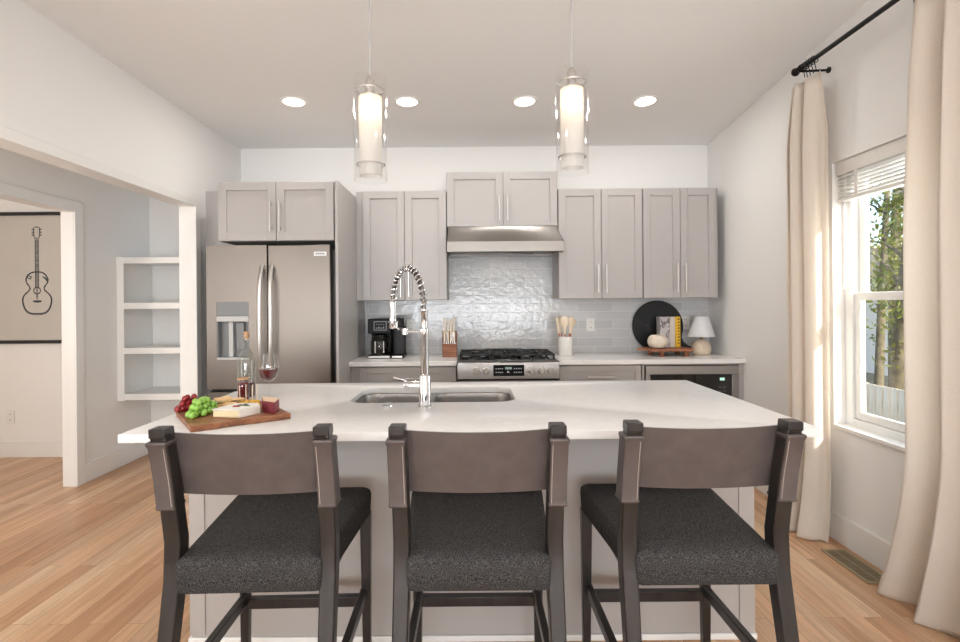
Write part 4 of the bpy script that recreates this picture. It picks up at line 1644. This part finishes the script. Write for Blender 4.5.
# crackers
cr_m = mat('cracker', (226, 190, 138), 0.8, var=0.14, scale=60, bump=0.3, bscale=150)
heap = []
rc = random.Random(4)
for i in range(15):
    heap.append((-0.992 + rc.uniform(-.03, .04), 2.08 + rc.uniform(-.045, .045), 0.0028 * i * 0.7, rc.uniform(-16, 16), rc.uniform(-16, 16)))
for i, (x, y, z, tx, ty) in enumerate(heap):
    q = MB()
    pts = [(0.024 * (1 + 0.03 * cos(8 * 2 * pi * j / 32)) * cos(2 * pi * j / 32), 0.024 * (1 + 0.03 * cos(8 * 2 * pi * j / 32)) * sin(2 * pi * j / 32)) for j in range(32)]
    q.prism(pts, -0.0022, 0.0022)
    o = q.build('cracker', cr_m)
    o.location = (x, y, BZ + 0.009 + z)
    o.rotation_euler = (radians(tx), radians(ty), i)
    tag(o, 'round golden cracker in the pile behind the brie', 'cracker', 'crackers on the cutting board')

# brie with a white rind and a garnish
br_rind = mat('brie_rind', (238, 234, 224), 0.75, var=0.04, scale=30, bump=0.2, bscale=80)
br_cut = mat('brie_paste', (236, 220, 178), 0.5, var=0.04, scale=40)
t = thing('brie_wedge', 'wedge of white-rinded brie at the front of the board', 'cheese', (-0.85, 1.94, BZ))
w4 = [(-0.950, 1.890), (-0.845, 1.872), (-0.805, 1.955), (-0.835, 2.01), (-0.92, 2.00)]
MB().prism(w4, BZ + 0.0005, BZ + 0.027).build('paste', br_cut, t, bevel=0.004)
w5 = [(-0.951, 1.888), (-0.846, 1.870), (-0.804, 1.956), (-0.835, 2.011), (-0.92, 2.001)]
q = MB()
q.prism(w5, BZ + 0.0265, BZ + 0.031)
q.prism([(-0.845, 1.8705), (-0.803, 1.956), (-0.8055, 1.958), (-0.847, 1.8735)], BZ + 0.0005, BZ + 0.028)
q.build('rind', br_rind, t, bevel=0.0015)
q = MB()
for a_, x, y in ((0.3, -0.875, 1.95), (-0.5, -0.85, 1.945), (1.2, -0.865, 1.96)):
    d_ = Vector((cos(a_), sin(a_), 0)) * 0.02
    n2 = Vector((-sin(a_), cos(a_), 0)) * 0.006
    c_ = Vector((x, y, BZ + 0.0325))
    q.loft([[c_ - d_ * .9 + n2 * .2, c_ - d_ * .9 - n2 * .2, c_ - d_ * .9 + Vector((0, 0, .001))], [c_ + n2, c_ - n2, c_ + Vector((0, 0, .004))], [c_ + d_ + n2 * .2, c_ + d_ - n2 * .2, c_ + d_ + Vector((0, 0, .001))]])
o = q.build('herb_garnish', mat('green_herb', (70, 96, 66), 0.6))
tag(o, 'small sprig of green herb lying on the brie', 'herb')
q = MB()
q.loft([rrect(-0.895, -0.870, 1.925, 1.938, 0.004, BZ + 0.0312, 3), rrect(-0.894, -0.871, 1.926, 1.937, 0.003, BZ + 0.0355, 3)])
tag(q.build('berry_slice', mat('red_berry', (150, 44, 40), 0.4)), 'small red berry slice on top of the brie', 'berry')

# red cheese wedge at the right of the board
t = thing('wine_cheese_wedge', 'tall wedge of cheese with dark pink rind beside the brie', 'cheese', (-0.785, 2.0, BZ))
w6 = [(-0.800, 1.975), (-0.742, 1.938), (-0.752, 2.01), (-0.84, 2.06)]
pink = mat('wine_rind', (128, 48, 60), 0.5, var=0.45, scale=120, stretch=(0.3, 0.3, 3))
MB().prism(w6, BZ + 0.0005, BZ + 0.044).build('rind', pink, t, bevel=0.002)
q = MB()
q.prism([(x * 0.97 + -0.785 * 0.03, y * 0.97 + 2.0 * 0.03) for x, y in w6], BZ + 0.0435, BZ + 0.0475)
q.build('paste', mat('pale_cheese', (232, 200, 170), 0.5), t, bevel=0.001)

# cheese cubes on sticks
cu_m = mat('yellow_cheddar', (240, 186, 60), 0.45, var=0.06, scale=40)
for i, (x, y) in enumerate(((-0.92, 2.105), (-0.897, 2.108), (-0.874, 2.11), (-0.91, 2.135), (-0.885, 2.14), (-0.862, 2.13))):
    x -= 0.022
    y -= 0.008
    zb = BZ + 0.001
    t = thing('cheese_cube', 'yellow cheese cube on a toothpick at the back of the board', 'cheese', (x, y, zb), 'cheese cubes on the cutting board')
    MB().box(x - 0.0095, x + 0.0095, y - 0.0095, y + 0.0095, zb, zb + 0.019).build('cube', cu_m, t, bevel=0.002)
    q = MB()
    q.tube([(x, y, zb + 0.008), (x + random.uniform(-.006, .006), y + random.uniform(-.006, .006), zb + 0.082)], 0.0014, 6)
    q.build('toothpick', M['bamboo'], t)
    t.rotation_euler.z = random.uniform(-.5, .5)

# wine bottle and glass
WX, WY = -1.045, 2.395
t = thing('wine_bottle', 'clear wine bottle with a cork behind the cutting board', 'bottle', (WX, WY, IZ))
pf = [(0.0, 0.004), (0.03, 0.001), (0.036, 0.004), (0.0395, 0.012), (0.0395, 0.165), (0.037, 0.185), (0.028, 0.205), (0.018, 0.225), (0.0145, 0.245), (0.0135, 0.28), (0.0155, 0.283), (0.0155, 0.293), (0.0145, 0.297)]
q = MB()
q.lathe(pf, (WX, WY, IZ), 32)
q.lathe([(r_ - 0.0022 if r_ > 0.004 else 0.0, z_ + (0.004 if z_ < 0.01 else 0)) for r_, z_ in pf[:-1]], (WX, WY, IZ), 32)
q.build('glass', M['bottle'], t)
q = MB()
q.lathe([(0.0, 0.009), (0.034, 0.010), (0.0365, 0.016), (0.0365, 0.075), (0.0, 0.075)], (WX, WY, IZ), 28)
q.build('wine', M['wine'], t)
q = MB()
q.lathe([(0.0115, 0.272), (0.0120, 0.300), (0.0125, 0.301), (0.0125, 0.306), (0.011, 0.308), (0, 0.308)], (WX, WY, IZ), 18, True)
q.build('cork', M['cork'], t)
# a small jar of red jam in front of the bottle
JX, JY = -1.03, 2.325
t = thing('jam_jar', 'narrow jar of dark red preserve standing before the wine bottle', 'jar', (JX, JY, IZ))
q = MB()
q.lathe([(0.0, 0.002), (0.023, 0.002), (0.025, 0.008), (0.025, 0.095), (0.023, 0.10)], (JX, JY, IZ), 28)
q.build('glass', M['clear'], t)
MB().lathe([(0.0, 0.006), (0.0225, 0.008), (0.0232, 0.088), (0.0, 0.088)], (JX, JY, IZ), 24).build('preserve', mat('red_preserve', (92, 16, 18), 0.2), t)
MB().lathe([(0.0, 0.106), (0.026, 0.104), (0.026, 0.098), (0.0, 0.097)], (JX, JY, IZ), 24).build('lid', M['cork'], t)

GX_, GY_ = -0.91, 2.31
t = thing('wine_glass', 'stemmed glass of red wine between bottle and faucet', 'wine glass', (GX_, GY_, IZ))
bowl = [(0.004, 0.088), (0.018, 0.094), (0.034, 0.110), (0.043, 0.135), (0.0445, 0.155), (0.041, 0.185), (0.0355, 0.213)]
q = MB()
q.lathe([(0.0, 0.001), (0.034, 0.0015), (0.034, 0.003), (0.012, 0.007), (0.0045, 0.014), (0.0038, 0.05), (0.0038, 0.08)] + bowl + [(r_ - 0.0014, z_ + 0.0005) for r_, z_ in reversed(bowl)], (GX_, GY_, IZ), 36)
q.build('glass', M['clear'], t)
q = MB()
q.lathe([(0.0, 0.0925)] + [(r_ - 0.002, z_ + 0.001) for r_, z_ in bowl[:4]] + [(0.0416, 0.146), (0.0, 0.146)], (GX_, GY_, IZ), 32)
q.build('wine', M['wine'], t)

# ---------------------------------------------------------------- hall: shelf unit, picture
t = thing('shelf_unit', 'white wall-hung shelf unit with four boards in the hall nook', 'shelf', (-2.55, 4.55, 0.56))
sy0, sy1 = 4.36, 4.80
zs = (0.572, 0.958, 1.334, 1.715)
q = MB()
q.box(HX, HX + 0.022, sy0, sy1, zs[0] - 0.02, zs[3] + 0.045)
q.box(HX, HX + 0.06, sy0 - 0.012, sy0, zs[0] - 0.02, zs[3] + 0.045)
q.build('side_frame', M['trim'], t, bevel=0.002)
for z in zs:
    q = MB()
    q.box(HX + 0.022, -2.1, sy0, sy1, z, z + 0.032)
    q.box(HX + 0.06, -2.1, sy0 - 0.012, sy0, z - 0.012, z + 0.04)
    q.build('shelf_board', M['trim'], t, bevel=0.002)

t = thing('guitar_picture', 'large black-framed line drawing of a guitar on the far wall', 'picture', (-3.95, 4.65, 1.6))
px0, px1, pz0, pz1, py = -4.42, -3.44, 1.02, 2.195, 4.668
fw_ = 0.03
q = MB()
q.box(px0, px1, py - 0.03, py, pz0, pz0 + fw_)
q.box(px0, px1, py - 0.03, py, pz1 - fw_, pz1)
q.box(px0, px0 + fw_, py - 0.03, py, pz0 + fw_, pz1 - fw_)
q.box(px1 - fw_, px1, py - 0.03, py, pz0 + fw_, pz1 - fw_)
q.build('frame', M['frame'], t, bevel=0.002)
sh = MB().box(px0 + fw_, px1 - fw_, py - 0.014, py - 0.004, pz0 + fw_, pz1 - fw_).build('paper', M['paper'], t)
MB().box(px0 + fw_, px1 - fw_, py - 0.022, py - 0.020, pz0 + fw_, pz1 - fw_).build('glazing', M['pane'], t)
q = MB()
gx, gz, yk = -3.90, 1.503, py - 0.0145


def stroke(pts, wd=0.006):
    P_ = [Vector((p[0], 0, p[1])) for p in pts]
    lo = []
    for i, p in enumerate(P_):
        tg = (P_[min(i + 1, len(P_) - 1)] - P_[max(i - 1, 0)]).normalized()
        n_ = Vector((-tg.z, 0, tg.x)) * wd / 2 * (0.7 + 0.6 * abs(sin(i * 1.7)))
        lo.append([(gx + p.x + n_.x, yk, gz + p.z + n_.z), (gx + p.x - n_.x, yk, gz + p.z - n_.z), (gx + p.x - n_.x, yk + 0.001, gz + p.z - n_.z), (gx + p.x + n_.x, yk + 0.001, gz + p.z + n_.z)])
    q.loft(lo)


def body_pt(a_, off=0):
    z = cos(a_)
    wdt = 0.128 + 0.016 * (-z) - 0.062 * math.exp(-((z - 0.20) / 0.26) ** 2)
    x = wdt * math.copysign(abs(sin(a_)) ** 0.62, sin(a_))
    return (x * (1 + off), z * 0.187 * (1 + off) - 0.03)


stroke([body_pt(2 * pi * i / 60) for i in range(61)], 0.011)
stroke([body_pt(2 * pi * i / 60, 0.05) for i in range(8, 56)], 0.004)
for dx in (-0.014, 0.014):
    stroke([(dx, 0.02 + 0.0195 * i) for i in range(23)], 0.007)
for dx in (-0.006, 0.0, 0.006):
    stroke([(dx, -0.09 + 0.03 * i) for i in range(19)], 0.003)
stroke([(0.03 * cos(2 * pi * i / 24), -0.01 + 0.03 * sin(2 * pi * i / 24)) for i in range(25)], 0.009)
stroke([(-0.038, -0.105), (0, -0.108), (0.038, -0.105)], 0.018)
stroke([(-0.02, 0.46), (-0.028, 0.50), (-0.024, 0.555), (0.0, 0.56), (0.024, 0.555), (0.028, 0.50), (0.02, 0.46), (-0.02, 0.46)], 0.008)
for s in (-1, 1):
    for k in range(3):
        stroke([(s * 0.026, 0.485 + k * 0.026), (s * 0.044, 0.487 + k * 0.026)], 0.010)
for k in range(9):
    stroke([(-0.014, 0.16 + k * 0.033), (0.014, 0.16 + k * 0.033)], 0.003)
stroke([(-0.085, 0.105), (-0.06, 0.095), (-0.045, 0.11), (-0.07, 0.12)], 0.010)
stroke([(0.05, 0.115), (0.075, 0.10), (0.09, 0.075)], 0.012)
q.build('guitar_drawing', M['ink'], sh)

# ---------------------------------------------------------------- curtains, rod, blind, vent
RXc, RZ = 1.87, 2.66
t = thing('curtain_rod', 'black curtain rod under the ceiling along the window wall', 'curtain rod', (RXc, 2.4, RZ))
q = MB()
q.tube([(RXc, 2.97, RZ), (RXc, 1.45, RZ)], 0.0125, 14)
q.build('pole', M['rod'], t)
q = MB()
q.lathe([(0.0125, 0.0), (0.017, 0.002), (0.017, 0.008), (0.012, 0.012), (0.021, 0.022), (0.024, 0.032), (0.020, 0.043), (0.008, 0.05), (0, 0.051)], (RXc, 2.965, RZ), 18, True, False, 'Y')
q.build('finial', M['rod'], t)
for yb in (2.945, 1.55):
    q = MB()
    q.tube([(WX1, yb, RZ - 0.012), (RXc, yb, RZ - 0.018), (RXc - 0.016, yb, RZ - 0.012)], 0.007, 8)
    q.cyl((WX1 - 0.008, yb, RZ - 0.012), 0.017, 0.007, 16, 'X')
    q.tube([(RXc + 0.0165 * cos(a_), yb, RZ + 0.0165 * sin(a_)) for a_ in [2 * pi * i / 16 for i in range(16)]], 0.004, 6, closed=True)
    q.build('bracket', M['rod'], t)


def curtain(label, ya, yb, folds, flare, xc=RXc + 0.012, amp=0.045, seed=0, ring_ys=(), skew=0.0):
    """ya = far edge, yb = near edge at mid height; flare(z) -> (dya, dyb, dx)"""
    rn = random.Random(seed)
    t = thing('curtain', label, 'curtain', (xc, (ya + yb) / 2, 0), 'cream linen curtains')
    nu, nv = folds * 16, 48
    zt_ = RZ - 0.055
    ph = [rn.uniform(0, 6.28) for _ in range(4)]
    vs_, fs_ = [], []
    for j in range(nv + 1):
        s = j / nv
        z = 0.004 + (zt_ - 0.004) * (s ** 1.35)
        da, db, dx = flare(z)
        top = max(0.0, (z - 2.3) / 0.3)
        for i in range(nu + 1):
            u = i / nu
            y = (ya + da) + (yb + db - ya - da) * u
            am = amp * (1 - 0.45 * min(1, top)) * (1 + 0.35 * max(0, 1 - z / 0.6))
            wob = 0.25 * sin(3.1 * z + ph[0]) * sin(2 * pi * u + ph[1])
            x = xc + am * sin(2 * pi * folds * u + ph[2] + wob + 0.5 * sin(2 * pi * u * 1.0 + ph[3])) + dx * (0.6 + 0.4 * sin(5 * u + ph[1])) + 1.5 * skew * max(0, (0.25 - u) / 0.25) + skew * (u - 0.4) * min(1, max(0, (2.75 - z) / 0.5))
            y += 0.010 * sin(2 * pi * folds * u * 2 + ph[3]) * (1 - min(1, top))
            zz = z
            if j == 0:
                zz = 0.004 + 0.010 * abs(sin(7 * u + ph[0])) * 0.6
            elif z < 0.12:
                zz = max(0.006, z + 0.012 * sin(9 * u + 20 * z))
            if j == nv:
                zz = z - 0.018 * (0.5 - 0.5 * cos(2 * pi * folds * u))
            vs_.append((min(x, WX1 - 0.02), y, zz))
    for j in range(nv):
        for i in range(nu):
            a_ = j * (nu + 1) + i
            fs_.append((a_, a_ + 1, a_ + nu + 2, a_ + nu + 1))
    q = MB()
    q.add(vs_, fs_)
    o = q.build('drape', M['linen'], t, sharp=180)
    sm = o.modifiers.new('thick', 'SOLIDIFY')
    sm.thickness = 0.0016
    for yr in ring_ys:
        q = MB()
        q.tube([(RXc + 0.019 * cos(2 * pi * i / 24), yr + 0.004 * sin(2 * pi * i / 24), RZ - 0.0033 + 0.019 * sin(2 * pi * i / 24)) for i in range(24)], 0.0028, 6, closed=True)
        q.tube([(RXc, yr, RZ - 0.025), (RXc + 0.004, yr, RZ - 0.04), (RXc + 0.01, yr, RZ - 0.07)], 0.0024, 6)
        q.build('clip_ring', M['rod'], t)
    return t


def flare_left(z):
    k = max(0, 1 - z / 0.55)
    tp = max(0, (z - 2.2) / 0.4)
    return (0.05 * k - 0.02 * tp, -0.01 * k ** 2 - 0.02 * tp, -0.04 * k ** 2)


def flare_right(z):
    k = max(0, 1 - z / 0.75)
    tp = max(0, (z - 1.7) / 0.9)
    return (0.15 * k ** 1.6 - 0.045 * tp, 0.02 * k, -0.03 * k ** 2)


curtain('cream linen curtain at the far side of the window, puddled on the floor', 3.13, 2.868, 3, flare_left, seed=3, amp=0.038, skew=0.07, ring_ys=(2.925, 2.905, 2.88, 2.855, 2.83))
curtain('cream linen curtain at the near side of the window, cut by the frame', 2.235, 1.70, 3, flare_right, seed=14, amp=0.036, ring_ys=(2.20, 2.08, 1.96, 1.84, 1.74))

t = thing('window_blind', 'white slatted blind drawn up at the top of the window', 'blind', (2.075, 2.42, 1.9))
q = MB()
q.box(2.045, 2.093, WY0 + 0.012, WY1 - 0.012, WZ1 - 0.075, WZ1 - 0.002)
q.build('valance', M['blind'], t, bevel=0.003)
for k in range(6):
    z = WZ1 - 0.090 - k * 0.0205
    q = MB()
    q.box(2.046, 2.092, WY0 + 0.02, WY1 - 0.02, z - 0.0024, z + 0.0024)
    q.build('slat', M['blind'], t)
zb = WZ1 - 0.088 - 6 * 0.0205
MB().box(2.046, 2.092, WY0 + 0.02, WY1 - 0.02, zb - 0.012, zb + 0.006).build('bottom_rail', M['blind'], t, bevel=0.003)
q = MB()
for yy in (WY1 - 0.16, WY0 + 0.16):
    q.box(2.0435, 2.0455, yy - 0.012, yy + 0.012, zb - 0.012, WZ1 - 0.075)
q.build('ladder_tape', M['blind'], t)
q = MB()
for dy in (0, 0.014):
    q.tube([(2.042, WY1 - 0.075 - dy, WZ1 - 0.08), (2.040, WY1 - 0.078 - dy, 1.6), (2.042, WY1 - 0.07 - dy * 0.5, 1.43)], 0.0018, 6)
q.lathe([(0.002, 0.02), (0.006, 0.0), (0.007, -0.015), (0.0, -0.016)], (2.042, WY1 - 0.072, 1.42), 10)
q.build('pull_cord', M['white_plastic'], t)

t = thing('floor_vent', 'bronze slotted floor vent beside the right baseboard', 'vent', (1.925, 2.625, 0))
vx0, vx1, vy0, vy1 = 1.855, 1.99, 2.455, 2.795
q = MB()
b_ = 0.018
q.box(vx0, vx1, vy0, vy0 + b_, 0.0, 0.006)
q.box(vx0, vx1, vy1 - b_, vy1, 0.0, 0.006)
q.box(vx0, vx0 + b_, vy0 + b_, vy1 - b_, 0.0, 0.006)
q.box(vx1 - b_, vx1, vy0 + b_, vy1 - b_, 0.0, 0.006)
q.build('frame', M['vent'], t, bevel=0.002)
MB().box(vx0 + b_, vx1 - b_, vy0 + b_, vy1 - b_, 0.0003, 0.0015).build('duct_shade', M['vent_dark'], t)  # thin dark sheet, shade below the slots put into its colour
q = MB()
n = 24
for i in range(n):
    y = vy0 + b_ + (i + 0.5) * (vy1 - vy0 - 2 * b_) / n
    q.box(vx0 + b_, vx1 - b_, y - 0.0028, y + 0.0028, 0.0015, 0.005)
q.box((vx0 + vx1) / 2 - 0.004, (vx0 + vx1) / 2 + 0.004, vy0 + b_, vy1 - b_, 0.0015, 0.0055)
q.build('grille', M['vent'], t)

# ---------------------------------------------------------------- outside the window
struct(MB().box(2.2, 30, -6, 30, -1.4, -1.3), 'ground', mat('garden_ground', (128, 118, 92), 0.9, var=0.2, scale=2))
t = thing('wooden_fence', 'pale wooden garden fence outside the window', 'fence', (6.5, 7, -1.3))
fm = wood('weathered_fence', (222, 200, 174), (240, 226, 206), (20, 20, 2), 0.8)
proto = None
for i in range(46):
    y = 3.4 + i * 0.15
    if proto is None:
        q = MB()
        q.box(6.5, 6.52, y - 0.068, y + 0.068, -1.3, -0.02)
        proto = q.build('picket', fm, t)
    else:
        o = proto.copy()
        COL.objects.link(o)
        o.location = (0, i * 0.15, random.uniform(-.012, .012))
q = MB()
for z in (-1.0, -0.35):
    q.box(6.521, 6.56, 3.3, 10.25, z, z + 0.09)
q.build('rail', fm, t)

bark = mat('ivy_bark', (92, 84, 66), 0.9, var=0.35, scale=9, bump=0.6, bscale=30)


def tree(label, x, y, h, lean, crown, r0, leafcol, nleaf, seed, grp='trees outside the window'):
    rn = random.Random(seed)
    t = thing('garden_tree', label, 'tree', (x, y, -1.3), grp)
    path = [(x + lean[0] * s * s, y + lean[1] * s, -1.3 + h * s) for s in [i / 10 for i in range(11)]]
    q = MB()
    q.tube(path, lambda s: r0 * (1 - 0.6 * s), 12)
    tips = []
    for k in range(16):
        s = 0.42 + 0.56 * rn.random()
        i = int(s * 10)
        b = Vector(path[i])
        a_ = rn.uniform(0, 6.28)
        L_ = crown * rn.uniform(0.5, 1.0)
        d_ = Vector((cos(a_), sin(a_), rn.uniform(0.1, 0.8)))
        pts = [b + d_ * L_ * u + Vector((0, 0, 0.12 * sin(3 * u))) for u in (0, .33, .66, 1)]
        q.tube(pts, lambda u: r0 * 0.28 * (1 - 0.8 * u), 6)
        tips += pts[1:]
    q.build('trunk', bark, t)
    q = MB()
    for k in range(nleaf):
        b = rn.choice(tips) if rn.random() < 0.8 else Vector(path[rn.randrange(3, 11)])
        p = b + Vector((rn.gauss(0, .28), rn.gauss(0, .28), rn.gauss(0, .28))) * crown * 0.5
        sz = rn.uniform(0.035, 0.075)
        u_ = Vector((rn.gauss(0, 1), rn.gauss(0, 1), rn.gauss(0, 1))).normalized()
        v_ = u_.cross(Vector((rn.gauss(0, 1), rn.gauss(0, 1), rn.gauss(0, 1)))).normalized()
        q.add([p - u_ * sz, p + v_ * sz * .5, p + u_ * sz, p - v_ * sz * .5], [(0, 1, 2, 3)])
    o = q.build('foliage', cloth('leaf_%d' % seed, leafcol, 0.4, 20), t)
    return t


tree('leaning ivy-clad tree close behind the fence', 7.45, 9.2, 5.5, (0.15, -0.4), 1.15, 0.17, (122, 128, 62), 1500, 5)
tree('bushy yellow-green tree farther behind the fence', 12.2, 15.0, 7.5, (0.3, 0.2), 1.9, 0.2, (168, 160, 84), 2200, 6)
tree('thin dark-green tree beyond the far end of the fence', 9.1, 11.7, 6.5, (0.2, -0.2), 1.0, 0.10, (96, 112, 66), 1100, 8)
t = thing('neighbouring_house', 'beige neighbouring house seen through the lower sash', 'house', (16, 18, -1.3))
q = MB()
q.box(14.5, 20, 12, 24, -1.3, 2.2)
q.build('house_wall', mat('house_siding', (232, 218, 206), 0.8), t)
q = MB()
q.prism([(14.1, 2.2), (20.4, 2.2), (17.25, 3.6)], 11.7, 24.3, 'XZ')
q.build('roof', mat('roof_shingle', (120, 108, 100), 0.9, var=0.2, scale=5), t)
